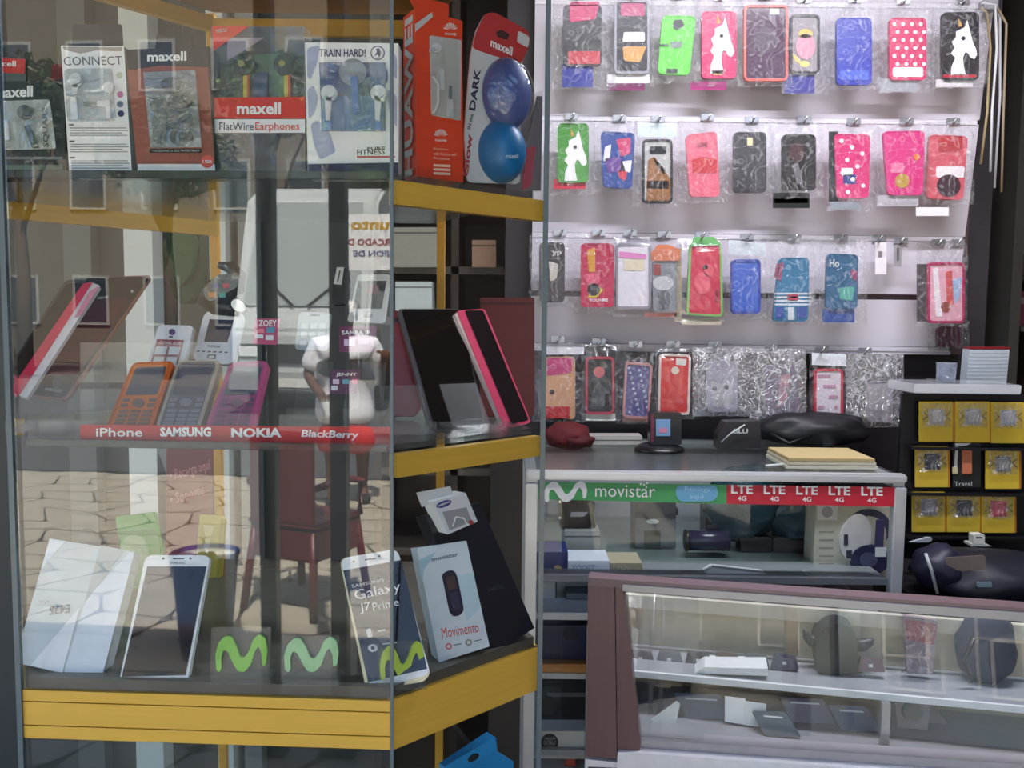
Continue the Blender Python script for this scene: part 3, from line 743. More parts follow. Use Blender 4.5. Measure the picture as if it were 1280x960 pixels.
for b, c in (((272, 343, 284, 348), (90, 96, 96)), ((260, 365, 270, 372), (196, 130, 66)), ((274, 366, 282, 372), (70, 160, 150)), ((278, 354, 286, 360), (190, 80, 100)), ((266, 354, 273, 360), (60, 70, 130))):
    it.poly('icon', b, M(*c, .3), .0004, -.0166, .001)
it.disc('clasp', 298, 382, 10, SILVER, .006, -.012, ry=7, rot=35)
tube('holder', [it.I @ at(280, 388, 1.21), it.I @ Vector((it.o.location.x, it.o.location.y + .01, ZM))], .004, ACRYL, it.o)
for a, l in ((208, 'clear stand under the white phone with the tariff label'), (262, 'clear stand under the white phone with the square screen'), (388, 'clear stand under the pale grey phone'), (456, 'clear stand under the white phone at the cabinet corner')):
    stand(a, 500, 1.15, ZM, l, .045, .07)
# tablet and pink phone behind the slanting pane
it = place('tablet', 'large black tablet with grey rim behind the slanting pane', 'tablet', 555, 540, 1.10, yaw=20, lean=22, roll=-4)
it.poly('body', [(497, 386), (575, 386), (606, 530), (600, 538), (545, 539), (536, 532)], M(84, 80, 82, .3), .009, 0, .006)
it.poly('screen', [(502, 387), (575, 387), (605, 532), (544, 537)], GLOSSBLACK, .0006, -.0006, .005)
it.text('SAMSUNG', ((560, 531), (585, 531), (560, 527)), M(70, 70, 76, .4), y=-.001)
it = place('smartphone', 'pink rimmed smartphone leaning beside the black tablet', 'phone', 640, 535, 1.14, yaw=34, lean=20, roll=-12)
it.poly('rim', [(571, 388), (606, 386), (664, 528), (640, 534), (630, 534)], M(222, 74, 110, .3), .009, 0, .005)
it.poly('white_line', [(569, 393), (572, 390), (632, 535), (629, 533)], M(236, 214, 210, .3), .008, .001)
it.poly('screen', [(581, 388), (604, 388), (661, 525), (640, 530)], M(26, 20, 26, .1), .0006, -.0006, .003)
it = place('phone_case', 'dark red phone case leaning left of the black tablet', 'phone case', 508, 520, 1.13, yaw=10, lean=14)
it.poly('shell', [(490, 388), (499, 388), (534, 500), (520, 520), (488, 520)], M(128, 16, 24, .35), .008, 0, .005)
it.disc('camera_hole', 496, 400, 3, BLACK, y=-.0008)
stand(510, 545, 1.02, ZM, 'rounded clear stand left of the black tablet', .05, .05, 20)
stand(590, 545, 1.06, ZM, 'clear stand between tablet and pink rimmed phone', .05, .05, 30)

# ============================================================ BOTTOM SHELF
PW = M(222, 228, 232, .35)
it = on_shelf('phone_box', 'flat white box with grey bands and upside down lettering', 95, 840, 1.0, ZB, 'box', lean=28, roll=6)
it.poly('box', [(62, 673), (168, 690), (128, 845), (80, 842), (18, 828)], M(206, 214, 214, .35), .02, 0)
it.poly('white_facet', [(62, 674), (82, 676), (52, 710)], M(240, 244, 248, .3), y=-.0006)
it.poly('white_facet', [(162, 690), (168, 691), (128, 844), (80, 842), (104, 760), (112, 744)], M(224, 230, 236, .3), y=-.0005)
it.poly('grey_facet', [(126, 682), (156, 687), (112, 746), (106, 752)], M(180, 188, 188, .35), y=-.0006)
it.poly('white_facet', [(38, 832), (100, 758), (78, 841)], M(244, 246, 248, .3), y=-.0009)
it.text('E435', ((88, 755), (62, 758), (87, 766)), M(110, 118, 122, .5), y=-.0014); it.text('plus', ((61, 750), (49, 749), (61, 756)), M(150, 156, 160, .5), y=-.0014, bold=0)
# white smartphone
it = on_shelf('smartphone', 'white smartphone with grey black screen leaning at the front left of the bottom shelf', 205, 858, .955, ZB, 'phone', lean=24, roll=6, group='large smartphones on the bottom shelf')
it.poly('body', [(182, 694), (263, 694), (233, 859), (148, 856)], M(236, 238, 236, .25), .008, 0, .009)
it.poly('screen', [(184, 708), (258, 708), (232, 844), (152, 846)], M(30, 32, 34, .06), y=-.0006)
it.poly('speaker', (216, 697.5, 230, 699), DGREY, y=-.0008); it.text('SAMSUNG', (212, 702, 231, 705), M(150, 154, 158, .4), y=-.0008)
it.disc('sensor', 204, 698, 1.5, DGREY); it.disc('camera', 238, 698, 1.5, DGREY)
# dark wedge, green pouch, yellow case behind
it = on_shelf('wedge', 'dark grey wedge peeking out behind the flat white box', 108, 722, 1.22, ZB, 'stand', lean=10)
it.poly('body', [(100, 661), (127, 678), (120, 722), (90, 722)], M(84, 92, 98, .5), .03, 0, .002)
it = on_shelf('phone_pouch', 'bright green phone pouch standing at the back of the bottom shelf', 175, 735, 1.24, ZB, 'phone case', lean=10, roll=-2)
it.poly('body', [(144, 646), (192, 640), (201, 690), (196, 735), (160, 735), (152, 690)], M(46, 156, 62, .45), .012, 0, .005)
it.poly('flap', [(146, 664), (196, 662), (197, 668), (148, 670)], M(34, 130, 52, .45), .001, -.001)
it = on_shelf('acrylic_arch', 'clear arched acrylic holder in front of the green pouch', 165, 738, 1.18, ZB, 'stand', lean=6)
it.poly('sheet', [(147, 735), (148, 690), (154, 674), (166, 667), (178, 672), (184, 686), (186, 735)], ACRYL, .004, 0, .003)
it = on_shelf('phone_case', 'yellow rubber phone case standing behind the white smartphone', 258, 722, 1.22, ZB, 'phone case', lean=10, roll=6)
it.poly('shell', [(250, 643), (279, 646), (276, 722), (243, 722)], M(206, 186, 66, .45), .010, 0, .004)
it.poly('side', [(276, 648), (281, 650), (276, 722), (270, 722)], M(178, 158, 40, .45), .009, -.001, .002)
it.poly('pale_patch', [(254, 656), (268, 658), (262, 680), (260, 694), (254, 684), (257, 672)], M(226, 212, 140, .4), y=-.0008)
# curvy M blocks
MG = M(150, 208, 98, .35); MD = M(84, 176, 60, .35)
MP = [(.02, .93), (.0, .55), (.06, .22), (.18, .05), (.30, .06), (.40, .30), (.48, .60), (.55, .62), (.64, .45), (.72, .15), (.84, .0), (.96, .12), (1.0, .45), (.97, .80), (.90, .82), (.89, .50), (.83, .30), (.76, .45), (.68, .80), (.56, .98), (.44, .97), (.34, .75), (.24, .45), (.16, .40), (.11, .60), (.12, .90), (.08, 1.0)]
def mblock(label, b, base, Yd, green, sheet, shift=0, yaw=0):
    it = on_shelf('logo_block', label, (b[0] + b[2]) / 2, base, Yd, ZB, 'display sign', group='green curvy M display signs', yaw=yaw)
    it.poly('sheet', sheet, ACRYL, .004, .001, .002)
    x0, y0, x1, y1 = b
    it.poly('logo', [(x0 + u * (x1 - x0), y0 + v * (y1 - y0) - u * shift) for u, v in MP], green, .003, -.003, .002, seg=2)
    it.poly('foot', (sheet[0][0], base - 8, sheet[1][0], base), ACRYL, .025, -.012, .001)
mblock('darker green curvy M sign on clear block beside the white smartphone', (269, 793, 334, 841), 856, .945, MG, [(264, 785), (338, 785), (336, 852), (262, 852)])
mblock('pale green curvy M sign on clear block in the middle of the bottom shelf', (355, 796, 423, 841), 858, .945, M(168, 214, 160, .35), [(352, 794), (424, 796), (420, 857), (350, 857)])
# Galaxy J7 Prime dummy
it = on_shelf('smartphone', 'gold edged white smartphone with large white lettering on its screen', 495, 861, .965, ZB, 'phone', lean=24, roll=-6, yaw=4, group='large smartphones on the bottom shelf')
it.poly('rim', [(424, 698), (496, 686), (538, 842), (530, 852), (458, 864)], M(206, 186, 140, .25, .5), .008, .0006, .009)
it.poly('face', [(426, 698), (497, 686), (538, 843), (463, 863)], M(236, 236, 234, .25), .001, -.0005, .009)
it.poly('screen', [(429, 713), (502, 700), (534, 836), (460, 853)], M(28, 30, 36, .06), y=-.0010)
it.text('SAMSUNG', ((440, 735), (480, 727), (439, 731)), LGREY, y=-.0016); it.text('Galaxy', ((445, 754), (502, 742), (442, 738)), WHITE, y=-.0016, bold=0)
it.text('J7', ((451, 768), (464, 765), (449, 755)), WHITE, y=-.0016, bold=0); it.text('Prime', ((467, 764), (499, 757), (465, 754)), WHITE, y=-.0016, bold=0)
it.poly('icon', [(457, 787), (463, 785), (466, 796), (460, 797)], LGREY, y=-.0016, r=.001)
c = it.disc('icon', 466, 810, 6, LGREY, y=-.0016, ry=5); it.disc('icon_center', 466, 810, 2.4, M(40, 42, 48, .3), y=-.0024, parent=c)
for x, y, l in ((472, 788, 10), (478, 804, 18)): it.poly('print_line', [(x, y), (x + l, y - 2), (x + l, y), (x, y + 2)], LGREY, y=-.0016)
it.poly('speaker', [(456, 699), (470, 697), (470, 698.5), (456, 700.5)], DGREY, y=-.001); it.disc('sensor', 442, 702, 1.5, DGREY, y=-.001); it.disc('camera', 474, 695, 1.5, DGREY, y=-.001)
mblock('yellow green curvy M sign in front of the gold edged smartphone', (475, 808, 530, 852), 862, .925, M(190, 216, 84, .35), [(472, 806), (534, 800), (536, 846), (474, 858)], 8, 20)
# white box with phone picture
it = on_shelf('phone_box', 'white phone box with dark phone picture and red script', 575, 828, 1.02, ZB, 'box', lean=14, roll=-7, yaw=24)
Q = [(521, 685), (583, 676), (612, 808), (549, 828)]
it.poly('box', Q, M(222, 232, 238, .35), .024, 0)
it.poly('blue_wave', [(523, 700), (545, 690), (530, 712), (528, 730)], M(176, 210, 222, .4)); it.poly('blue_wave', [(568, 720), (592, 715), (600, 760), (584, 776)], M(200, 224, 232, .4))
it.text('movistar', ((540, 702), (573, 695), (539, 697)), M(70, 86, 110, .5), bold=.01)
it.poly('phone_picture', [(552, 718), (560, 713), (568, 713), (572, 722), (580, 762), (576, 769), (567, 771), (562, 766)], M(44, 40, 60, .3), y=-.0008, r=.004)
it.poly('picture_screen', [(557, 722), (568, 719), (571, 735), (561, 738)], M(84, 66, 60, .3), y=-.0012)
it.poly('picture_keys', [(562, 742), (572, 740), (576, 760), (567, 763)], M(66, 60, 84, .3), y=-.0012)
it.text('Movimento', ((553, 798), (599, 790), (551, 785)), M(216, 84, 70, .5), bold=.0)
for x, y, c_ in ((561, 808, (224, 110, 110)), (586, 803, (150, 150, 130))):
    a = it.disc('seal', x, y, 4, M(*c_, .5)); it.disc('seal_field', x, y, 2.2, PW, y=-.001, parent=a)
    it.poly('print_line', [(x + 6, y - 2), (x + 16, y - 4), (x + 16, y - 3), (x + 6, y - 1)], DGREY)
# tall black box with a small white earphone box on top
it = on_shelf('phone_box', 'tall black box leaning at the back behind the white phone box', 610, 812, 1.10, ZB, 'box', lean=14, roll=-12, yaw=30)
it.poly('box', [(532, 645), (600, 628), (668, 785), (636, 806), (600, 815)], M(16, 20, 32, .3), .03, 0)
it.text('SAMSUNG', ((610, 740), (630, 735), (609, 735)), M(60, 64, 80, .4))
it = place('earphone_box', 'small white box with blue oval and grey picture above the black box', 'box', 565, 672, 1.0, yaw=30, lean=6, roll=-12)
it.poly('box', [(540, 627), (582, 616), (597, 652), (560, 668)], M(226, 226, 230, .35), .03, 0)
it.poly('hang_panel', [(521, 616), (563, 608), (567, 620), (540, 628), (528, 634)], M(208, 208, 212, .35), .002, .012)
e = it.disc('oval_logo', 555, 630, 10, M(46, 44, 130, .4), ry=4, rot=-20); it.text('SAMSUNG', ((548, 634), (563, 628), (547, 631.5)), WHITE, y=-.001)
it.poly('picture', [(553, 640), (583, 634), (590, 652), (562, 663)], M(160, 160, 164, .4), y=-.0005); it.wire('cord', [(566, 658), (570, 646), (580, 648), (584, 656)], .001, WHITE, y=-.002)
it.disc('red_seal', 589, 653, 3, M(170, 60, 60, .4), y=-.001)
# blue box in the lower compartment
p = at(598, 960, 1.08)
it = Item('box_with_hole', 'bright blue hang box under the yellow band of the slanting side', 'box', Vector((p.x, p.y, p.z - .04)), yaw=38, lean=0)
it.poly('box', [(560, 962), (620, 922), (622, 940), (642, 952), (640, 1000), (560, 1000)], M(30, 140, 206, .35), .02, .004)
it.poly('front_panel', [(556, 958), (618, 922), (620, 936), (560, 976)], M(34, 150, 216, .35), .002, 0, .002)
it.disc('hang_hole', 592, 947, 8, M(24, 30, 40, .4), ry=4, rot=-32)
slab('lower_shelf', plan, p.z - .052, p.z - .041, SHELFGLASS, cab)

# ============================================================ SLAT PANEL WITH PHONE CASES
YP = 2.15
pan = thing('slat_panel', 'white slat wall panel hung with rows of bagged phone cases', 'panel', (0, 0, 0))
PANM = M(206, 200, 210, .5, 0, 3, .03)
xl_ = 0.045
def zrow(py): return at(950, py, YP).z
edges = [(-220, 2), (8, 147), (153, 293), (299, 366), (373, 431), (437, 441)]
for a, b in edges:
    za, zb = zrow(a), zrow(b)
    ra = at(1243 - a * .125, a, YP).x; rb = at(1243 - b * .125, b, YP).x
    vs_ = [(xl_, YP, zb), (rb, YP, zb), (ra, YP, za), (xl_, YP, za), (xl_, YP + .016, zb), (rb, YP + .016, zb), (ra, YP + .016, za), (xl_, YP + .016, za)]
    mesh_obj('slat_board', vs_, [(0, 1, 2, 3), (7, 6, 5, 4), (0, 4, 5, 1), (1, 5, 6, 2), (2, 6, 7, 3), (3, 7, 4, 0)], PANM, pan)
box('backing', xl_, 1.10, YP + .017, YP + .024, zrow(441), 2.1, M(84, 66, 70, .6), pan)
for y in (5, 150, 296, 434):
    z = zrow(y); r_ = at(1240 - y * .125, y, YP).x
    box('rail', xl_, r_, YP - .002, YP + .016, z - .0065, z + .0045, M(222, 218, 226, .35), pan)
def hook(px, py, label, Yc):
    p = at(px, py, YP); z = p.z
    q = at(px, py + 4, Yc - .015)
    t = thing('hook', label, 'hook', (p.x, YP - .002, z), 0, 'metal hooks on the slat panel')
    d = Vector((q.x - p.x, q.y - YP, q.z - z))
    tube('prong', [(0, 0, 0), d * .5 + Vector((0, 0, -.004)), d, d + Vector((.006, -.006, .014))], .0026, CHROME, t, 7)
    box('clip', -.016, .016, -.006, 0, -.008, .007, M(200, 200, 206, .25, .7), t, .001)
MG_ = (196, 32, 96)
def horse(it, x0, y0, x1, y1, mat=WHITE):
    H = [(.20, 1), (.22, .84), (.32, .70), (.20, .62), (.30, .52), (.22, .42), (.34, .34), (.34, .24), (.48, .20), (.58, .17), (.66, .04), (.72, .18), (.76, .28), (.82, .42), (.92, .56), (.94, .65), (.86, .72), (.75, .69), (.69, .62), (.60, .60), (.54, .70), (.56, .84), (.62, 1)]
    it.poly('horse_print', [(x0 + u * (x1 - x0), y0 + v * (y1 - y0)) for u, v in H], mat, y=-.0012)
    it.poly('horse_horn', [(x0 + u * (x1 - x0), y0 + v * (y1 - y0)) for u, v in ((.42, .16), (.40, .0), (.52, .14))], M(206, 150, 60, .4), y=-.0014)
    it.disc('horse_eye', x0 + .55 * (x1 - x0), y0 + .36 * (y1 - y0), (x1 - x0) * .06, M(30, 30, 50, .4), y=-.0018)
seedn = [0]
def case(label, q, col, hk, bag=None, bagm=None, frame=None, deco=(), cards=(), cam=None, header=None, Yc=2.075, horse_box=None, rough=.35, behind=None, glitter=False):
    seedn[0] += 1
    if len(q) == 4 and not hasattr(q[0], '__len__'): x0, y0, x1, y1 = q; q = [(x0, y0), (x1, y0), (x1, y1), (x0, y1)]
    it = place('phone_case', label, 'phone case', sum(p[0] for p in q) / 4, max(p[1] for p in q), Yc, group='bagged phone cases on the slat panel')
    cm = M(*col, rough) if isinstance(col, tuple) else col
    it.poly('shell', q, cm, .010, 0, .012)
    if frame: it.ring('frame', q, .0055, M(*frame, .35), .012, -.0025, .012)
    else: it.ring('edge', q, .0022, cm, .011, -.0012, .012)
    for d in deco:
        k, px, c = d[:3]; mt = M(*c, .4)
        if k == 'p': it.poly('print', px, mt, y=-.0012, r=d[3] if len(d) > 3 else 0)
        elif k == 'd': it.disc('print_dot', px[0], px[1], px[2], mt, y=-.0014, ry=px[3] if len(px) > 3 else None)
        elif k == 't': it.text(d[3], px, mt, y=-.0018)
    if horse_box: horse(it, *horse_box)
    if cam:
        c_ = it.poly('camera_hole', cam, M(24, 24, 30, .3), .0006, -.0018, .004)
    for b, c in cards: it.poly('card', b, M(*c, .4), .001, .006, .001)
    if header: it.poly('header_card', header[0], M(*header[1], .4), .001, -.004)
    xs = [p[0] for p in q]; ys = [p[1] for p in q]
    if bag is None: bag = (min(xs) - 10, hk[1] + 3, max(xs) + 10, max(ys) + 8)
    if bag: 
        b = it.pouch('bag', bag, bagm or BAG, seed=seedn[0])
    hook(hk[0], hk[1], 'metal hook carrying the ' + ' '.join(label.replace(' phone case', ' case').split()[:11]), Yc)
    return it
W3 = (232, 230, 234)
# first row
case('black phone case with pink top and red foot, first of the top row', (704, 6, 752, 82), (22, 20, 28), (722, -4), (690, -6, 770, 112), deco=[('p', [(712, 2), (750, 2), (744, 24), (712, 28)], (206, 50, 110), .006), ('p', (710, 64, 750, 80), (190, 44, 60))], cards=[((703, 80, 741, 109), (40, 50, 150))])
case('black phone case with white outline above a maroon strip', (768, 0, 812, 92), (24, 22, 34), (790, -6), (758, -8, 818, 108), frame=(150, 150, 160), deco=[('p', (776, 4, 806, 20), (190, 70, 120), .005), ('p', [(780, 40), (806, 40), (806, 52), (778, 52)], (220, 214, 214), .004), ('p', [(778, 58), (808, 58), (800, 78), (780, 76)], (206, 150, 70), .005)], cards=[((759, 93, 812, 104), W3), ((760, 104, 806, 113), (120, 30, 90))])
case('bright green phone case with grey label', [(828, 19), (870, 20), (862, 94), (822, 92)], (92, 206, 58), (846, -4), (814, -6, 876, 104), deco=[('p', [(838, 52), (853, 52), (852, 60), (838, 60)], (120, 140, 124)), ('p', (824, 55, 836, 58), (60, 100, 60)), ('p', [(833, 86), (848, 86), (846, 92), (832, 92)], (30, 40, 34))], cam=[(842, 25), (852, 24), (856, 32), (846, 38), (841, 34)])
case('magenta phone case with white horse print', (877, 14, 921, 98), (200, 32, 102), (900, -2), (866, -4, 930, 108), horse_box=(880, 18, 920, 92), deco=[('p', [(889, 88), (906, 88), (902, 94), (892, 94)], (226, 170, 120))], cards=[((863, 102, 908, 112), (160, 30, 110))])
case('coral framed phone case with smoky purple back', (930, 6, 985, 101), (92, 70, 92), (956, -4), (922, -8, 992, 108), frame=(228, 104, 96), deco=[('d', (956, 50, 14, 18), (70, 46, 70)), ('p', (962, 11, 974, 18), (226, 226, 226))], rough=.15)
case('clear grey phone case with pink and gold owl shape', (988, 18, 1025, 92), (136, 128, 134), (1004, 0), (978, 0, 1036, 118), frame=(30, 28, 32), deco=[('d', (1007, 58, 12, 16), (214, 140, 160)), ('d', (1007, 42, 9, 6), (206, 176, 90)), ('p', [(990, 66), (998, 72), (1006, 84), (994, 76)], (214, 190, 110), .002), ('d', (1006, 80, 6, 4), (220, 196, 110))], cards=[((980, 94, 1018, 117), (44, 44, 140))])
case('plain royal blue phone case', (1046, 22, 1090, 106), (46, 58, 172), (1068, 0), (1034, -2, 1104, 112), deco=[('p', (1050, 88, 1086, 100), (70, 96, 200), .004)])
case('pink phone case with white polka dots', (1112, 22, 1158, 100), (206, 44, 100), (1128, 2), (1098, 2, 1168, 116), deco=[('d', (1118 + (i % 4) * 11 + (i // 4 % 2) * 4, 30 + (i // 4) * 10, 2.4), (246, 236, 240)) for i in range(26) if i // 4 < 7] + [('p', (1116, 84, 1154, 96), (240, 228, 232), .005)], cards=[((1099, 98, 1148, 115), (160, 162, 170))])
case('black phone case with white horse print', (1178, 15, 1224, 100), (28, 20, 30), (1202, 2), (1166, 2, 1236, 110), horse_box=(1180, 22, 1224, 94), deco=[('p', (1178, 93, 1220, 97), (180, 40, 60))], cards=[((1170, 99, 1216, 109), (220, 214, 218))])
# second row
case('leaf green phone case with white horse print', (697, 154, 736, 228), (72, 148, 56), (714, 146), (688, 150, 744, 244), horse_box=(698, 160, 736, 226), cards=[((692, 224, 732, 236), (206, 50, 70))])
case('blue phone case with purple and pink print', [(751, 164), (794, 166), (790, 236), (754, 234)], (44, 74, 150), (774, 148), (742, 150, 800, 240), deco=[('p', [(770, 174), (788, 172), (788, 192), (776, 196)], (200, 60, 110), .004), ('p', [(756, 184), (764, 180), (762, 200), (754, 202)], (226, 224, 232), .003), ('p', [(756, 198), (776, 196), (782, 214), (760, 216)], (110, 70, 150), .004), ('p', [(776, 202), (790, 200), (788, 216), (776, 212)], (230, 226, 232), .003), ('p', [(772, 212), (784, 214), (782, 226), (774, 222)], (206, 60, 80), .003)])
case('silver phone case with brown landscape picture in black pack', (803, 174, 841, 254), (176, 176, 174), (822, 149), (790, 152, 848, 258), frame=(34, 34, 40), deco=[('p', [(810, 200), (818, 196), (830, 212), (838, 224), (838, 252), (808, 252)], (140, 90, 36), .003), ('p', [(816, 196), (832, 212), (830, 218), (820, 206)], (70, 50, 34)), ('p', (808, 226, 836, 236), (176, 116, 44), .003)], cam=(812, 183, 833, 192), header=([(797, 153), (846, 155), (846, 172), (797, 171)], (206, 220, 226)))
case('salmon pink phone case with red and black print', [(857, 169), (896, 164), (900, 246), (862, 246)], (222, 104, 126), (884, 147), (848, 150, 910, 254), deco=[('t', (872, 178, 884, 184), (110, 50, 70), 'LOVE'), ('p', [(864, 200), (876, 196), (896, 198), (896, 216), (866, 216)], (196, 44, 56), .004)])
case('charcoal phone case with pale camera slot', (917, 165, 958, 241), (62, 60, 66), (939, 150), (908, 152, 968, 244), deco=[('p', (934, 172, 941, 182), (214, 206, 160), .002)])
case('black phone case over a black and green card strip', (978, 168, 1020, 238), (24, 20, 24), (1004, 150), (962, 150, 1030, 248), deco=[('d', (996, 190, 10, 12), (60, 26, 34)), ('p', [(990, 206), (998, 204), (1004, 230), (996, 230)], (110, 104, 110), .003)], cards=[((966, 241, 1012, 260), (30, 34, 34)), ((968, 246, 1010, 254), (64, 120, 60))])
case('magenta phone case with white dots in black frame', [(1043, 167), (1088, 168), (1086, 248), (1046, 248)], (212, 44, 116), (1066, 152), (1034, 152, 1096, 264), deco=[('d', (1052 + (i * 13) % 32, 176 + i * 8, 2.6), (244, 230, 236)) for i in range(9)] + [('p', (1052, 210, 1066, 220), (240, 236, 240), .003), ('p', (1054, 218, 1070, 230), (50, 60, 130), .004)], cards=[((1036, 164, 1048, 252), (28, 26, 32)), ((1038, 252, 1074, 262), (150, 156, 166))])
case('magenta phone case with purple corner and silver card', [(1104, 164), (1156, 163), (1154, 244), (1110, 244)], (216, 44, 126), (1132, 152), (1096, 152, 1164, 256), deco=[('p', (1114, 204, 1130, 216), (226, 120, 160), .004), ('d', (1128, 226, 9, 9), (190, 150, 70)), ('d', (1146, 196, 4), (226, 120, 40))], cards=[((1096, 244, 1148, 258), (190, 186, 194)), ((1145, 259, 1186, 270), (226, 224, 230))])
case('red and white phone case at the end of the second row', [(1162, 168), (1210, 170), (1204, 250), (1158, 248)], (206, 90, 104), (1190, 152), (1154, 152, 1218, 256), deco=[('p', [(1172, 170), (1204, 170), (1202, 188), (1174, 190)], (180, 40, 50), .006), ('p', (1170, 208, 1206, 222), (236, 226, 230), .006), ('d', (1186, 232, 15, 14), (60, 30, 44))])
# third row
case('dark grey phone case half behind the cabinet corner', (674, 303, 706, 378), (66, 58, 62), (700, 291), (662, 292, 716, 384), deco=[('t', (690, 314, 702, 320), (214, 210, 210), 'yp'), ('p', [(686, 326), (698, 330), (696, 348), (688, 352)], (196, 190, 180), .004)])
case('crimson phone case with yellow and black print', (726, 304, 768, 384), (190, 30, 76), (748, 291), (716, 292, 772, 392), deco=[('p', [(734, 312), (744, 310), (744, 340), (736, 340)], (214, 150, 50), .003), ('d', (741, 349, 9, 8), (220, 90, 120)), ('d', (742, 362, 8, 8), (40, 24, 30)), ('p', [(746, 356), (754, 362), (746, 372), (734, 372)], (214, 190, 60), .003), ('t', (736, 373, 760, 377), (244, 230, 236), 'YOU+ME')])
case('white and pink phone case in a clear hard box', (770, 304, 814, 386), (226, 218, 226), (787, 291), (766, 296, 818, 396), frame=(150, 146, 156), deco=[('p', [(774, 314), (808, 318), (808, 324), (774, 322)], (222, 130, 190), .002), ('p', (780, 324, 806, 338), (222, 206, 180), .004)], bagm=FILM)
case('grey phone case picture under an orange header card', (816, 324, 846, 390), (134, 138, 144), (830, 293), (812, 306, 852, 398), deco=[('d', (829, 354, 13, 9), (190, 190, 194)), ('p', (817, 330, 826, 344), (150, 70, 70), .002), ('p', [(822, 366), (832, 362), (840, 370), (836, 386), (824, 388)], (90, 94, 100), .004)], header=([(822, 306), (836, 306), (850, 312), (850, 326), (814, 326), (814, 316)], (206, 120, 84)), cards=[((806, 391, 846, 396), (226, 130, 120))])
case('red phone case in a thick green and clear pack', [(862, 304), (902, 302), (904, 396), (858, 394)], (206, 50, 80), (877, 294), (846, 298, 908, 402), frame=(122, 184, 96), deco=[('d', (878, 354, 10, 14), (226, 90, 110)), ('d', (886, 338, 6, 8), (226, 96, 112)), ('d', (882, 334, 3), (60, 80, 70)), ('p', (894, 362, 898, 378), (150, 34, 60))], header=([(868, 296), (892, 296), (902, 306), (862, 308)], (110, 176, 110)), cards=[((843, 310, 852, 402), (190, 170, 140)), ((852, 398, 902, 406), (206, 196, 176))], bagm=FILM)
case('shiny blue phone case', (914, 324, 951, 392), (70, 104, 196), (933, 296), (908, 298, 958, 398), frame=(50, 74, 170), rough=.1, header=([(911, 300), (957, 304), (957, 320), (911, 318)], (200, 208, 216)))
case('teal phone case with dark blue striped band', [(974, 322), (1012, 322), (1010, 402), (966, 402)], (56, 120, 160), (992, 297), (960, 298, 1022, 406), deco=[('p', (968, 366 + i * 4.5, 1014, 368.2 + i * 4.5), (214, 220, 226)) for i in range(4)] + [('p', (984, 368, 998, 376), (176, 50, 80), .002), ('p', (985, 384, 993, 400), (206, 214, 220)), ('p', [(970, 330), (980, 328), (976, 352), (968, 346)], (150, 80, 110), .003), ('p', (970, 384, 980, 398), (60, 84, 160), .003), ('p', (996, 384, 1008, 398), (60, 84, 160), .003)])
case('teal phone case with turquoise patch and lettering', [(1034, 317), (1073, 318), (1072, 386), (1032, 386)], (44, 98, 136), (1050, 297), (1024, 298, 1084, 406), deco=[('t', (1037, 324, 1049, 334), (206, 220, 226), 'Ho'), ('p', [(1048, 360), (1068, 358), (1066, 376), (1050, 374)], (90, 170, 160), .004), ('p', [(1064, 336), (1072, 340), (1070, 352), (1064, 346)], (150, 70, 110), .002)], cards=[((1028, 386, 1068, 403), (64, 90, 160))])
it = place('price_tag', 'white plastic tag hanging alone on the third rail', 'tag', 1100, 344, 2.11)
it.poly('tag', (1094, 303, 1108, 343), M(236, 230, 236, .3), .002, 0, .002); it.poly('slot', (1098, 314, 1103, 322), M(150, 140, 150, .5), y=-.0006)
it = place('price_tag', 'slim steel tag on the empty hook of the third rail', 'tag', 1123, 334, 2.11)
it.poly('tag', (1118, 306, 1127, 333), M(190, 186, 192, .3, .4), .002, 0, .001); it.poly('slot', (1121, 310, 1124, 326), M(110, 104, 110, .5), y=-.0006)
hook(1098, 298, 'metal hook carrying the white plastic tag', 2.1); hook(1125, 301, 'nearly empty metal hook with a slim steel tag', 2.04)
case('pink and white glossy phone case at the end of the third row', (1160, 328, 1206, 404), (226, 170, 186), (1172, 303), (1146, 304, 1210, 408), frame=(176, 36, 90), deco=[('p', [(1166, 336), (1172, 334), (1178, 396), (1170, 396)], (236, 226, 232), .002), ('p', [(1182, 340), (1190, 338), (1192, 380), (1184, 384)], (206, 90, 90), .003), ('p', [(1190, 350), (1202, 346), (1200, 372), (1194, 380)], (160, 180, 216), .003), ('d', (1182, 384, 6, 7), (150, 80, 70))], cards=[((1146, 330, 1160, 402), (70, 60, 66))], rough=.1)
case('dark plum phone case in the rearmost bag below the third row end', (1172, 408, 1200, 434), (90, 36, 66), (1196, 303), (1160, 400, 1212, 438), Yc=2.12)
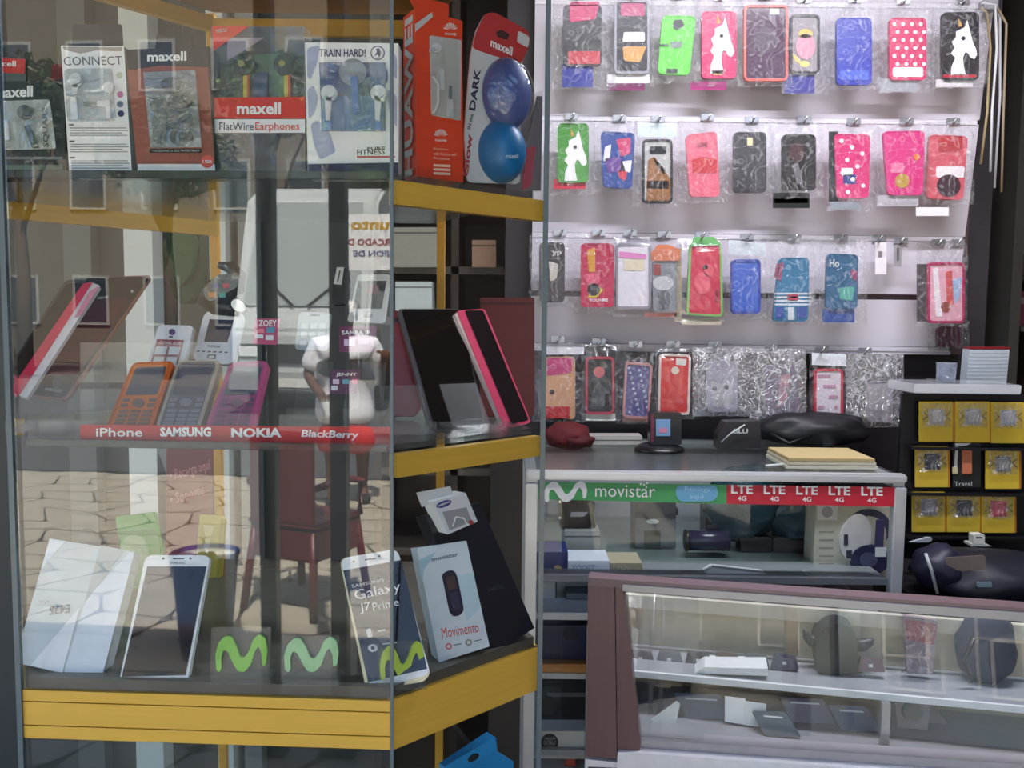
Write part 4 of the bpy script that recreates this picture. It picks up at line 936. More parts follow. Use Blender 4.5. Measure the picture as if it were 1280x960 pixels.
# fourth row
case('peach phone case with pink top and red foot', (681, 446, 719, 524), (214, 160, 120), (697, 424), (664, 428, 732, 528), deco=[('p', [(684, 448), (716, 448), (714, 466), (684, 470)], (200, 60, 120), .005), ('p', (681, 508, 712, 524), (196, 40, 44)), ('d', (690, 490, 3), (60, 34, 40)), ('p', (682, 434, 730, 443), (226, 224, 230))], bagm=BAG)
case('black phone case with red rim and pink round logo window', (732, 446, 768, 518), (26, 26, 32), (748, 427), (728, 430, 776, 526), frame=(190, 50, 76), deco=[('d', (749, 465, 7), (206, 96, 100)), ('p', [(740, 490), (748, 476), (762, 492), (764, 508), (738, 508)], (70, 70, 78), .004), ('p', (756, 492, 762, 508), (214, 90, 110))], cards=[((732, 432, 770, 446), (34, 32, 36)), ((732, 517, 769, 526), (232, 226, 210))], bagm=FILM)
case('purple glitter phone case with rose rim', [(782, 452), (816, 455), (811, 524), (778, 522)], (92, 90, 140), (794, 430), (770, 440, 822, 530), frame=(196, 136, 136), deco=[('d', (786 + (i * 17) % 24, 460 + (i * 23) % 56, 1.6), (190, 190, 220)) for i in range(22)], cards=[((778, 522, 810, 528), (206, 150, 140))], rough=.15)
case('red phone case with white rim and round logo window', [(824, 442), (864, 443), (862, 519), (822, 517)], (216, 52, 50), (841, 430), (820, 436, 868, 524), frame=(226, 206, 200), deco=[('d', (844, 463, 5), (236, 216, 200)), ('p', [(845, 448), (858, 449), (857, 457), (845, 456)], (226, 220, 210)), ('p', (832, 448, 840, 451), (230, 100, 90), .002)], bagm=FILM)
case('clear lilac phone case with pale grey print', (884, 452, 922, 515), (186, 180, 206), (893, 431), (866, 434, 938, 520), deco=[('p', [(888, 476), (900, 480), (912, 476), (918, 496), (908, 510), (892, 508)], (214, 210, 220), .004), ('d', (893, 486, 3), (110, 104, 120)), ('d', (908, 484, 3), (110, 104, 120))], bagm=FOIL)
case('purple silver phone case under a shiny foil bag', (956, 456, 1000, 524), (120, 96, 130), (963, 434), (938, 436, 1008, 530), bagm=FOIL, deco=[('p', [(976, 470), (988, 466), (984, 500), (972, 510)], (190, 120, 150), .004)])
case('clear phone case with red rim and flowery white back', (1018, 461, 1054, 530), (222, 212, 222), (1026, 437), (1012, 440, 1062, 534), frame=(200, 44, 72), deco=[('d', (1024 + (i * 7) % 24, 470 + (i * 13) % 52, 2.2), (196, 150, 176)) for i in range(14)], header=([(1015, 441), (1058, 443), (1058, 458), (1015, 456)], (222, 226, 232)))
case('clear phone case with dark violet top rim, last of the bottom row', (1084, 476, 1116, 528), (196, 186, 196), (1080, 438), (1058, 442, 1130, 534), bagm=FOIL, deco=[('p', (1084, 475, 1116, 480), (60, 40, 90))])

# ============================================================ COUNTER WITH THE GREEN AND RED STRIP
Y1 = 1.65
ALU1 = M(208, 210, 214, .35, .45, 30, .05)
c1 = thing('glass_counter', 'aluminium framed glass counter with green and red strip under the slat panel', 'counter')
zt1 = at(900, 594, Y1).z
xL = at(657, 600, Y1).x; xR = at(1131, 600, Y1).x
YB1 = 2.13
box('top_glass', xL, xR, Y1, YB1, zt1 - .008, zt1, SHELFGLASS, c1)
box('top_rail', xL, xR, Y1 - .012, Y1 + .012, zt1 - .010, zt1 + .006, ALU1, c1, .003)
box('back_rail', xL, xR, YB1 - .02, YB1, zt1 - .02, zt1, ALU1, c1)
for x in (xL, xR - .022):
    box('stile', x, x + .022, Y1 - .012, Y1 + .012, .05, zt1 - .018, ALU1, c1, .002)
    box('stile', x, x + .022, YB1 - .02, YB1, .05, zt1 - .018, ALU1, c1, .002)
    box('side_rail', x, x + .022, Y1, YB1, zt1 - .02, zt1 - .004, ALU1, c1)
box('front_glass', xL + .022, xR - .022, Y1 - .004, Y1 + .001, .1, zt1 - .014, FRONTGLASS, c1)
box('back_panel', xL + .02, xR - .02, YB1 - .012, YB1 - .004, .05, zt1 - .02, M(168, 166, 172, .5), c1)
box('plinth', xL, xR, Y1, YB1, .02, .1, M(80, 80, 84, .5), c1)
zs1 = at(850, 697, Y1 + .1).z
box('glass_shelf', xL + .022, xR - .022, Y1 + .1, YB1 - .02, zs1 - .006, zs1, SHELFGLASS, c1)
zs2 = at(700, 719, Y1).z
s_ = box('shelf', xL + .022, xR - .022, Y1 + .004, YB1 - .02, zs2 - .014, zs2 - .002, M(140, 142, 146, .4), c1)
for py, mt in ((772, M(206, 208, 210, .4)), (838, wood(196, 140, 76, .5)), (846, M(200, 204, 204, .4))):
    z = at(700, py, Y1).z
    box('shelf', xL + .022, xR - .022, Y1 + .004, YB1 - .02, z - .006, z + .005, mt, c1)
box('door_edge', at(733, 800, Y1).x, at(733, 800, Y1).x + .006, Y1 - .008, Y1, .1, at(733, 780, Y1).z, ALU, c1)
it = Item('sign_strip', 'green and red strip with white lettering inside the counter front', 'sign', at(895, 632, Y1 - .008))
it.poly('green_strip', [(673, 602), (908, 606), (908, 630), (673, 624)], M(66, 160, 92, .4), .0008, 0)
it.poly('red_strip', [(908, 606), (1119, 609), (1119, 633), (908, 630)], M(200, 36, 58, .4), .0008, 0)
it.poly('blue_bubble', [(846, 607), (896, 607), (898, 620), (890, 627), (850, 627), (844, 618)], M(112, 176, 214, .4), y=-.0006, r=.008)
it.text('Recarga', ((856, 615), (888, 616), (856, 608)), M(170, 214, 236, .4), y=-.001, bold=0); it.text('aquí', ((862, 625), (880, 625), (862, 618)), M(170, 214, 236, .4), y=-.001, bold=0)
it.poly('curvy_logo', [(680 + u * 54, 601 + v * 27) for u, v in MP], WHITE, y=-.0006, r=.002, seg=2)
it.text('movistar', ((744, 621), (819, 622), (744, 606)), WHITE, y=-.0006, bold=0)
for x, y in ((805, 606), (809, 604), (808, 609), (801, 605)): it.disc('star', x, y, 1.3, WHITE, y=-.0008)
for k in range(5):
    x = 914 + k * 40.6; y = 606 + k * .6
    it.text('LTE', ((x, y + 11), (x + 27, y + 11.4), (x, y)), WHITE, y=-.0006, bold=.03); it.text('4G', ((x + 8, y + 20), (x + 19, y + 20), (x + 8, y + 14)), WHITE, y=-.0006)
# things inside the counter
def inside(name, label, cat, px, py, Y, zsh=None, **k):
    p = at(px, py, Y)
    if zsh is not None: p.z = zsh + .0005
    return Item(name, label, cat, p, **k)
it = inside('card_reader', 'grey box shaped machine with round logo on the counter shelf', 'machine', 820, 690, 1.85, zs1)
it.poly('body', (794, 628, 845, 684), M(104, 106, 112, .4), .08, 0, .004); it.poly('top_band', (794, 628, 845, 648), M(60, 62, 70, .3), .001, -.001)
it.disc('logo', 816, 652, 8, LGREY, ry=3); it.poly('screen', (805, 663, 826, 690), M(56, 62, 60, .3), y=-.0008); it.poly('knob', (845, 636, 848, 644), BLACK, .02, .01)
it = inside('speaker', 'black rounded speaker with silver dots at the left of the counter', 'speaker', 720, 665, 1.82, zs1)
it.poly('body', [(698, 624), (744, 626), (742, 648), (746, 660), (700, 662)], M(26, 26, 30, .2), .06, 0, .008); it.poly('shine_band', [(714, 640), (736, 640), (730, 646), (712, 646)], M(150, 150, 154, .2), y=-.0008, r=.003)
for y in (627, 647): it.disc('stud', 700, y, 1.6, CHROME, y=-.002)
it = inside('carton', 'grey carton under the black speaker in the counter', 'box', 728, 690, 1.8, zs1)
it.poly('body', (706, 664, 750, 694), M(150, 150, 148, .5), .06, 0, .002); it.poly('seam', (706, 670, 750, 671.5), DGREY)
it = inside('wrapped_bundle', 'dark teal plastic wrapped bundle in the middle of the counter', 'bundle', 960, 735, 1.85, zs1)
p = it.M.inverted()
blob('bundle_lobe', (-.05, .02, .088), (.085, .06, .085), M(26, 66, 78, .18, 0, 30, .3, .6), it.o, .08)
blob('bundle_lobe', (.055, .02, .078), (.075, .06, .075), M(24, 60, 74, .18, 0, 30, .3, .6), it.o, .1)
it.poly('dark_base', [(925, 670), (965, 672), (964, 716), (930, 716)], M(34, 32, 36, .3), .05, -.02, .006); it.poly('dark_base', [(966, 672), (1010, 676), (1008, 724), (968, 720)], M(56, 50, 50, .3), .05, -.02, .006)
it = inside('carton', 'black carton left of the teal wrapped bundle', 'box', 893, 660, 1.95, zs1)
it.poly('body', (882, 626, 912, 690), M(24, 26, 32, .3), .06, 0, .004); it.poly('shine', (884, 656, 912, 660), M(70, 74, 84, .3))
it = inside('cylinder_case', 'dark blue cylinder lying in front of the black carton', 'case', 880, 684, 1.80, zs1)
tube('body', [(-.035, 0, .022), (.05, 0, .022)], .021, M(36, 36, 62, .25), it.o, 18); tube('end_cap', [(-.040, 0, .022), (-.034, 0, .022)], .0225, BLACK, it.o, 18)
it = inside('headphone_box', 'beige headphone box with large white and navy headphone picture', 'box', 1068, 724, 1.75, zs1)
it.poly('box', [(1020, 628), (1118, 634), (1114, 728), (1016, 722)], M(196, 190, 172, .45), .06, 0, .001)
it.poly('side_print', [(1022, 630), (1048, 632), (1046, 650), (1022, 650)], M(224, 222, 218, .45)); it.disc('ring_print', 1034, 640, 7, M(170, 168, 164, .5), y=-.0008)
for k in range(5): it.poly('print_line', (1024, 664 + k * 10, 1042, 666 + k * 10), M(150, 146, 134, .5))
it.disc('headband', 1086, 660, 28, M(60, 60, 84, .4), .001, -.001, ry=24); it.disc('headband_gap', 1086, 668, 22, M(206, 200, 186, .4), .001, -.002, ry=23)
it.disc('ear_shell', 1070, 672, 19, M(216, 210, 208, .4), .008, -.008, ry=30, rot=14); it.disc('ear_cushion', 1088, 700, 24, M(44, 46, 80, .4), .010, -.010, ry=19); it.disc('ear_center', 1086, 700, 11, M(84, 86, 116, .4), .010, -.0115, ry=9)
it.poly('hinge', [(1096, 650), (1106, 650), (1104, 690), (1094, 684)], M(60, 60, 100, .4), .006, -.006, .003)
it.poly('slot', (1055, 668, 1060, 682), M(60, 60, 70, .4), y=-.009); it.poly('slot', (1058, 688, 1065, 698), M(60, 60, 70, .4), y=-.009)
it.poly('white_label', (1094, 684, 1108, 696), WHITE, y=-.012)
it = inside('paper_stack', 'loose white papers lying at the front of the counter shelf', 'paper', 960, 728, 1.68, zs2)
for k, P in enumerate(([(882, 716), (892, 710), (964, 718), (1046, 722), (1046, 730), (880, 728)], [(966, 722), (1010, 718), (1050, 724), (1050, 731), (966, 731)])):
    it.poly('sheet', P, M(206, 208, 208, .5), .03, -.002 * k)
for a, b, y0, y1, c, lb in ((672, 710, 690, 719, (34, 46, 104), 'navy blue carton at the left end of the counter shelf'), (709, 762, 701, 722, (222, 226, 238), 'white carton with faint lettering on the counter shelf'), (763, 803, 704, 721, (190, 176, 150), 'beige carton beside the white lettered one')):
    it = inside('carton', lb, 'box', (a + b) / 2, y1, 1.70, zs2)
    it.poly('body', (a, y0, b, y1), M(*c, .4), .08, 0, .001)
    if 'white' in lb and 'faint' in lb: it.text('YOOST', (714, 706, 744, 716), M(176, 184, 206, .5), bold=.02)
    elif 'navy' in lb: it.poly('gold_tag', [(692, 708), (698, 706), (707, 714), (704, 718), (696, 714)], M(200, 180, 130, .4), y=-.0008, r=.002)
    else: it.text('EASY', (772, 708, 788, 717), M(210, 200, 180, .5))
zz1 = at(700, 838, Y1).z
it = inside('carton', 'tall dark navy carton on the wooden shelf of the counter', 'box', 704, 836, 1.69, zz1 + .005)
it.poly('body', (672, 782, 745, 834), M(26, 38, 78, .35), .1, 0, .002); it.disc('emblem', 714, 792, 11, M(16, 24, 52, .3), ry=8)
it = inside('carton', 'grey pale carton standing upright above the navy carton', 'box', 690, 768, 1.75, at(700, 772, Y1).z + .005)
it.poly('body', (676, 728, 696, 766), M(190, 194, 198, .4), .05, 0, .001); it.poly('line', (694, 728, 696, 766), DGREY)
it = inside('carton', 'dull green grey carton beside the upright pale one', 'box', 722, 768, 1.74, at(700, 772, Y1).z + .005)
it.poly('body', (708, 742, 745, 766), M(90, 106, 112, .4), .05, 0, .002); it.poly('lid', (708, 742, 745, 748), M(120, 134, 138, .4), .001, -.001)
z9 = at(700, 946, Y1).z
box('shelf', xL + .022, xR - .022, Y1 + .004, YB1 - .02, z9 - .006, z9, M(170, 172, 174, .4), c1)
it = inside('carton', 'white carton with round black emblem at the bottom of the counter', 'box', 702, 944, 1.69, z9)
it.poly('body', (672, 914, 740, 944), M(218, 220, 222, .4), .06, 0, .001); it.disc('emblem', 687, 928, 11, M(34, 34, 40, .4))
it.text('MEDIUM', (681, 922, 694, 925), LGREY, y=-.0012, bold=0); it.text('DOBLE', (680, 926, 694, 931), LGREY, y=-.0012, bold=0); it.text('CAMARA', (681, 932, 693, 935), LGREY, y=-.0012, bold=0)
it = inside('speaker', 'black glossy case behind glass above the white emblem carton', 'speaker', 704, 912, 1.74, z9)
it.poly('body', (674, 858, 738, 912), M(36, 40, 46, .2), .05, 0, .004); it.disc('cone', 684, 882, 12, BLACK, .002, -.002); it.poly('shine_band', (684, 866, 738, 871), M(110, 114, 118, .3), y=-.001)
it = inside('trinket', 'small red cube among clear trinkets at the very bottom', 'trinket', 712, 958, 1.66, at(700, 962, Y1).z)
it.poly('body', (706, 946, 720, 958), M(150, 56, 46, .4), .02, 0, .001); it.poly('face', (708, 948, 718, 956), M(176, 76, 60, .4), y=-.0006)
z10 = at(700, 962, Y1).z
box('shelf', xL + .022, xR - .022, Y1 + .004, YB1 - .02, z10 - .006, z10, M(170, 172, 174, .4), c1)
# things on the counter top
it = inside('notebook_stack', 'thick cream notebook lying on the counter top', 'notebook', 1040, 582, 1.72, zt1)
for k, (z, c) in enumerate(((0, (226, 220, 200)), (.008, (214, 206, 180)), (.015, (190, 170, 120)))):
    box('pages' if k < 2 else 'cover', -.09 + k * .002, .09 - k * .003, 0, .14, z, z + .0075, M(*c, .6), it.o, .001)
tube('pen', [(-.13, -.002, .006), (-.085, .02, .006)], .003, LGREY, it.o)
it = inside('phone_cradle', 'black desk cradle with blue and pink label on the counter top', 'cradle', 826, 560, 1.92, zt1)
it.poly('upright', (813, 516, 852, 556), M(22, 22, 28, .3), .04, 0, .004); it.poly('label', (820, 524, 838, 545), M(120, 160, 200, .4), y=-.0008); it.poly('label_print', (824, 535, 834, 541), M(206, 130, 160, .4), y=-.0014)
lathe('foot', [(.055, 0), (.055, .006), (.04, .014), (.01, .016)], (0, .02, 0), BLACK, it.o); it.poly('pink_edge', (814, 518, 817, 552), M(120, 30, 70, .4), y=-.001)
it = inside('carton', 'long pale grey box lying behind the desk cradle', 'box', 758, 558, 2.0, zt1)
it.poly('body', (714, 545, 803, 556), M(176, 172, 166, .5), .05, 0, .002); it.poly('line', (714, 550, 803, 551), DGREY)
it = inside('phone_box', 'black phone box with white lettering on the counter top', 'box', 928, 562, 1.95, zt1)
it.poly('body', [(908, 528), (950, 526), (952, 560), (898, 562), (898, 545)], M(44, 42, 46, .35), .05, 0, .001); it.text('BLU', (917, 536, 935, 542), LGREY, bold=.04)
tube('cable', [(-.05, -.01, .02), (-.03, -.012, .04), (.0, -.014, .06)], .0018, LGREY, it.o)
it = inside('bag', 'black soft bag on the counter top under the last bagged cases', 'bag', 1010, 560, 2.02, zt1)
blob('body', (0.02, .03, .035), (.13, .05, .042), M(18, 18, 24, .5, 0, 20, .3, .4), it.o, .1); tube('strap', [(-.09, -.01, .03), (-.05, -.02, .01), (.0, -.02, .03)], .004, BLACK, it.o)
it = inside('cloth', 'dark red cloth lying on the counter top beside the cabinet', 'cloth', 710, 552, 2.0, zt1)
blob('heap', (0, .02, .02), (.055, .04, .032), M(90, 14, 20, .8, 0, 20, .3, .5), it.o, .12); blob('fold', (.02, -.005, .012), (.04, .02, .016), M(76, 12, 18, .8), it.o, .12)

# ============================================================ FRONT COUNTER, LOWER RIGHT
tl = at(735, 725, 1.30); tr = at(1300, 766, 1.175)
d2 = (tr - tl); d2.z = 0; L2 = d2.length; ang2 = math.atan2(d2.y, d2.x)
ztop2 = (tl.z + tr.z) / 2
c2 = thing('wooden_counter', 'low glass fronted counter with brown wooden frame at the lower right', 'counter', (tl.x, tl.y, 0), ang2)
C2I = (Matrix.Translation((tl.x, tl.y, 0)) @ Matrix.Rotation(ang2, 4, 'Z')).inverted()
def l2(px, py, y=0.0):
    a = C2I @ CAMP; d = C2I.to_3x3() @ ray(px, py); q = a + d * ((y - a.y) / d.y); return q
BROWN = wood(112, 82, 84, .35, False, .25)
zlow2 = l2(900, 945).z
def face(name, px, mat, d, y, parent=None):
    P = [l2(a, b, y) for a, b in px]; n = len(P)
    bm = bmesh.new(); bv = [bm.verts.new((p.x, y, p.z)) for p in P] + [bm.verts.new((p.x, y + d, p.z)) for p in P]
    bm.faces.new(bv[:n]); bm.faces.new(bv[n:][::-1])
    for i in range(n): bm.faces.new([bv[i], bv[(i + 1) % n], bv[n + (i + 1) % n], bv[n + i]])
    bmesh.ops.recalc_face_normals(bm, faces=bm.faces); return bm_obj(name, bm, mat, parent or c2)
face('stile', [(735, 727), (768, 729), (771, 948), (733, 946)], BROWN, .03, 0)
face('stile', [(769, 729), (777, 730), (801, 930), (798, 946), (772, 948)], BROWN, .03, .003)
face('top_rail', [(735, 722), (1320, 763), (1320, 772), (735, 732)], wood(120, 98, 104, .3, True, .2), .03, -.004)
face('metal_lip', [(778, 731), (1320, 769), (1320, 780), (778, 739)], ALU, .01, -.008)
face('inner_rail', [(782, 743), (1320, 785), (1320, 803), (784, 759)], M(206, 200, 184, .4), .012, .196)
ga, gb = l2(777, 736, .045), l2(1320, 775, .045); gc, gd = l2(1320, 972, .004), l2(800, 934, .004)
gv = [Vector((ga.x, .045, ga.z)), Vector((gb.x, .045, gb.z)), Vector((gc.x, .004, gc.z)), Vector((gd.x, .004, gd.z))]
mesh_obj('front_glass', gv + [v + Vector((0, .004, .001)) for v in gv], [(3, 2, 1, 0), (4, 5, 6, 7), (0, 1, 5, 4), (1, 2, 6, 5), (2, 3, 7, 6), (3, 0, 4, 7)], clear('counter_glass', .05, (.97, .98, .98)), c2)
face('sill', [(772, 940), (1320, 978), (1320, 1030), (770, 985)], M(232, 232, 236, .3), .03, -.006)
face('bottom_rail', [(798, 924), (1320, 958), (1320, 982), (772, 944)], M(150, 146, 156, .4), .03, .012)
face('end_board', [(735, 960), (790, 962), (792, 1300), (738, 1300)], BROWN, .03, 0)
zbk = l2(900, 753, .215).z
slab_pts = [(.03, ztop2 - .006), (.225, zbk - .01), (.225, .05), (.03, .05)]
mesh_obj('end_panel', [(x, y, z) for x in (0, .015) for y, z in slab_pts], [(0, 1, 2, 3), (7, 6, 5, 4), (0, 4, 5, 1), (1, 5, 6, 2), (2, 6, 7, 3), (3, 7, 4, 0)], BROWN, c2)
box('back_board', .015, L2 + .1,   .215, .225, .05, zbk - .01, M(190, 180, 158, .6, 0, 25, .18), c2)
box('front_board', 0, L2 + .1, .004, .02, .02, zlow2 - .03, M(226, 226, 230, .4), c2)
zs = l2(950, 846, .12).z
box('shelf', .02, L2 + .1, .10, .215, zs - .008, zs, M(150, 154, 160, .4), c2)
box('shelf_edge', .02, L2 + .1, .094, .10, zs - .009, zs + .001, M(226, 230, 232, .3), c2)
zf = l2(950, 922, .05).z
box('floor_board', .02, L2 + .1, .02, .215, zf - .01, zf, M(130, 134, 140, .4), c2)
dv = l2(1102, 900, .06); box('divider', dv.x, dv.x + .012, .06, .072, zf, zs, ALU, c2)
C2M = C2I.inverted()
def y_on(px, py, z):
    a = C2I @ CAMP; d = C2I.to_3x3() @ ray(px, py); return min(.185, max(.03, (a + d * ((z - a.z) / d.z)).y))
def in2(name, label, cat, px, py, y, z, lean=0, roll=0, dy=0):
    q = l2(px, py, y); q.z = z + .0005
    return Item(name, label, cat, C2M @ q, yaw=math.degrees(ang2) + dy, lean=lean, roll=roll)
it = in2('horned_ornament', 'dark ornament with two upturned horns on the counter shelf', 'ornament', 1046, 842, .16, zs)
it.poly('body', [(1022, 842), (1020, 806), (1026, 790), (1038, 781), (1052, 780), (1066, 786), (1072, 800), (1073, 842)], M(40, 40, 46, .4), .06, -.01, .008)
for s, P in ((-1, [(1023, 800), (1012, 799), (1006, 788), (1009, 792), (1016, 796), (1024, 796)]), (1, [(1070, 800), (1078, 796), (1086, 797), (1092, 799), (1090, 803), (1080, 811), (1070, 812)])):
    pts_ = [it.uv(a, b, .02) for a, b in ([(1026, 803), (1014, 801), (1008, 795), (1006, 787)] if s < 0 else [(1068, 806), (1080, 806), (1088, 802), (1091, 798)])]
    tube('horn', [(p.x, .02, p.y) for p in pts_], [.011, .010, .007, .003], M(38, 38, 44, .4), it.o)
for i in range(9):
    x = 800 + i * 36
    if 1015 < x < 1075: continue
    it = in2('leather_wallet', 'dark wallet number row on the counter shelf', 'wallet', x, 838 + (x - 950) * .03, .15, zs, lean=12)
    cN = ['plum', 'slate', 'charcoal', 'brown', 'grey', 'navy', 'violet', 'black', 'wine'][i]
    cc = [(84, 70, 80), (74, 80, 92), (58, 58, 62), (90, 74, 66), (96, 96, 100), (60, 66, 90), (84, 76, 100), (44, 44, 50), (88, 60, 70)][i]
    it.o['label'] = '%s wallet lying in the row along the shelf of the lower counter' % cN; it.o['group'] = 'wallets along the lower counter shelf'
    ys = 836 + (x - 950) * .03
    it.poly('cover', [(x - 12, ys - 19), (x + 14, ys - 17), (x + 19, ys), (x - 17, ys)], M(*cc, .35), .012, 0, .002); it.poly('clasp', (x - 2, ys - 10, x + 3, ys - 6), LGREY, y=-.0008)
it = in2('paper_pile', 'stack of white leaflets on the lower counter shelf', 'paper', 985, 846, .11, zs)
for k in range(4): it.poly('leaflet', [(872 + k * 3, 840 - k * 2), (960, 843 - k * 2.4), (960, 845 - k * 2.4), (868 + k * 3, 842 - k * 2)], M(222, 226, 228, .5), .05, -.001 * k)
it = in2('price_card', 'pair of blank white cards standing in the lower counter', 'card', 932, 908, .08, zf, lean=15)
it.poly('card', [(906, 870), (932, 873), (932, 906), (906, 902)], M(214, 218, 218, .5), .001, 0); it.poly('card', [(931, 876), (958, 880), (957, 910), (930, 906)], M(206, 212, 212, .5), .001, -.001); it.poly('foot_strip', [(928, 914), (957, 918), (957, 924), (928, 921)], M(210, 216, 220, .5), .001, -.002)
it = in2('paper_cone', 'white paper cone lying at the left of the lower counter', 'paper', 826, 920, .07, zf, lean=12)
it.poly('sheet', [(801, 908), (846, 876), (850, 880), (842, 922), (816, 922)], M(206, 214, 212, .5), .002, 0); it.poly('fold', [(801, 908), (812, 906), (820, 922), (812, 918)], M(236, 240, 240, .4), .004, -.003, .001)
it = in2('toy_pack', 'red and clear pack standing behind the lower counter glass', 'pack', 1150, 838, .17, zs)
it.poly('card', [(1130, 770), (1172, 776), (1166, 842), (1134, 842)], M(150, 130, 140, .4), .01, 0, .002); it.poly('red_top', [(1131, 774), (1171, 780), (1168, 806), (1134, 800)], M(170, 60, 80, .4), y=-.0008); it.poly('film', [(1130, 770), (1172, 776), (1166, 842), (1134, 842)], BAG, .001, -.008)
for i, (x, y, c, w_, lb) in enumerate(((880, 900, (66, 74, 84), 60, 'dull slate'), (1010, 905, (74, 72, 88), 56, 'dusky violet'), (1068, 915, (60, 66, 84), 50, 'dark blue grey'), (970, 922, (54, 66, 72), 44, 'deep teal grey'), (1150, 905, (110, 84, 78), 50, 'reddish brown'))):
    it = in2('purse', lb + ' purse lying on the floor of the lower counter', 'purse', x, y, y_on(x, y, zf), zf, lean=30, roll=4)
    it.poly('cover', [(x - w_ / 2 - 8, y - 34), (x + w_ / 2 - 10, y - 32), (x + w_ / 2 + 10, y), (x - w_ / 2 + 8, y - 2)], M(*c, .35), .012, 0, .004)
    it.poly('zip', [(x - w_ / 2 + 6, y - 28), (x + w_ / 2 - 14, y - 26), (x + w_ / 2 - 13, y - 24), (x - w_ / 2 + 7, y - 26)], LGREY, y=-.0008)
it = in2('lens_pack', 'round dark lens on a brown card in the lower counter', 'pack', 1140, 912, .1, zf, lean=20)
it.disc('lens', 1142, 890, 12, GLOSSBLACK, .02, -.01); it.poly('card', [(1118, 862), (1164, 866), (1160, 912), (1122, 910)], M(120, 104, 106, .4), .002, .012)
it = in2('backpack', 'dark blue sack at the right end of the lower counter', 'bag', 1238, 850, .16, zs)
blob('body', (0, .03, .05), (.045, .03, .06), M(40, 42, 66, .6, 0, 20, .3, .4), it.o, .06); tube('strap', [(-.03, -.01, .08), (-.045, -.015, .04), (-.03, -.01, .01)], .004, BLACK, it.o)

# ============================================================ CARD RACK AND THE DARK CORNER
YR = 1.86
rk = thing('display_rack', 'black rack holding nine small cards under a clear top shelf', 'rack')
pa = at(1128, 492, YR + .02); pb = at(1300, 700, YR + .02)
box('back', pa.x, pb.x, YR + .02, YR + .03, pb.z, pa.z, M(16, 16, 22, .4), rk)
for py in (557, 614, 668):
    z = at(1200, py, YR).z; box('ledge', pa.x + .01, pb.x, YR - .014, YR + .02, z - .008, z - .003, M(20, 20, 26, .35), rk)
sh = at(1138, 479, YR - .03); sb = at(1270, 492, YR - .03)
box('top_shelf', sh.x, sb.x, YR - .05, YR + .08, sb.z, sh.z, clear('milky_acrylic', .08, (.9, .93, .95), milk=.55, milkcol=(.86, .88, .92)), rk, .002)
YC = (206, 176, 56)
cards_ = [(1149, 502, 1191, 548, (190, 186, 182), 'top left'), (1194, 502, 1237, 549, (170, 170, 172), 'top middle'), (1239, 503, 1280, 550, (176, 178, 186), 'top right'),
          (1144, 558, 1185, 605, (50, 50, 58), 'middle left'), (1232, 561, 1274, 607, (140, 138, 140), 'middle right'),
          (1140, 615, 1181, 661, (160, 156, 160), 'bottom left'), (1184, 616, 1225, 661, (46, 44, 50), 'bottom middle'), (1227, 617, 1268, 662, (206, 80, 90), 'bottom right')]
for x0, y0, x1, y1, c, pos in cards_:
    it = place('accessory_card', 'yellow accessory card with bagged item, %s of the black rack' % pos, 'card', (x0 + x1) / 2, y1, YR, group='yellow accessory cards on the rack')
    zl = at(1200, 557 if y1 < 560 else 614 if y1 < 610 else 668, YR).z
    it.poly('card', (x0, y0, x1, y1 + 4), M(*YC, .4), .003, 0, .001); it.poly('side', (x1, y0 + 1, x1 + 2.5, y1 + 4), M(176, 110, 30, .4), .012, .001)
    cx = (x0 + x1) / 2 + 1
    it.poly('window', (cx - 10, y0 + 9, cx + 10, y0 + 29), M(*c, .3), .001, -.001, .002)
    for s in (-1, 1): it.poly('chevron', [(cx + s * 18, y0 + 13), (cx + s * 12, y0 + 18), (cx + s * 18, y0 + 23), (cx + s * 16, y0 + 23), (cx + s * 10.5, y0 + 18), (cx + s * 16, y0 + 13)], M(90, 80, 40, .4), y=-.0006)
    it.poly('item', [(cx - 6, y0 + 13), (cx + 5, y0 + 11), (cx + 7, y0 + 24), (cx - 4, y0 + 26)], M(*[min(255, v + 30) for v in c], .3), .003, -.004, .001)
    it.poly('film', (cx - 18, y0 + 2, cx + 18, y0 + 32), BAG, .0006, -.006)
it = place('accessory_card', 'black accessory card with orange stick, centre of the rack', 'card', 1210, 607, YR, group='accessory cards on the rack')
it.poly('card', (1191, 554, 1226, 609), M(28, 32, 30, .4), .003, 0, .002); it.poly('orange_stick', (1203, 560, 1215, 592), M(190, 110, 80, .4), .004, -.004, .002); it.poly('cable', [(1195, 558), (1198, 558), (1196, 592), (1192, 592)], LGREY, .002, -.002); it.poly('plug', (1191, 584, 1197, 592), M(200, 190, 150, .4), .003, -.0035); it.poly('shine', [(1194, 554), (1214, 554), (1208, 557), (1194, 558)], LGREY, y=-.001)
it.text('Travel', (1193, 602, 1215, 607), LGREY, bold=0)
p = at(1182, 478, YR); p.z = sh.z + .0005
cu = thing('plastic_cup', 'clear plastic cup on the top shelf of the black rack', 'cup', p)
lathe('cup_wall', [(.018, 0), (.0205, .04), (.0208, .0415), (.0195, .0412), (.017, .002)], (0, 0, 0), clear('cup_plastic', .12, (.75, .8, .9), milk=.15), cu); lathe('water', [(.0165, .002), (.0185, .028), (.001, .0285)], (0, 0, 0), M(150, 160, 184, .2), cu)
box('base_tray', -.035, -.014, -.012, .012, 0, .008, ACRYL, cu)
it = Item('white_box', 'thin pale grey box standing behind the rack', 'box', Vector((at(1235, 480, 1.96).x, 1.96, sh.z + .0005)))
it.poly('body', [(1212, 436), (1262, 436), (1258, 479), (1208, 479)], M(176, 184, 192, .4), .03, 0, .002); it.poly('red_edge', [(1212, 434), (1263, 434), (1263, 437), (1212, 437)], M(130, 20, 30, .4), .03, .0)
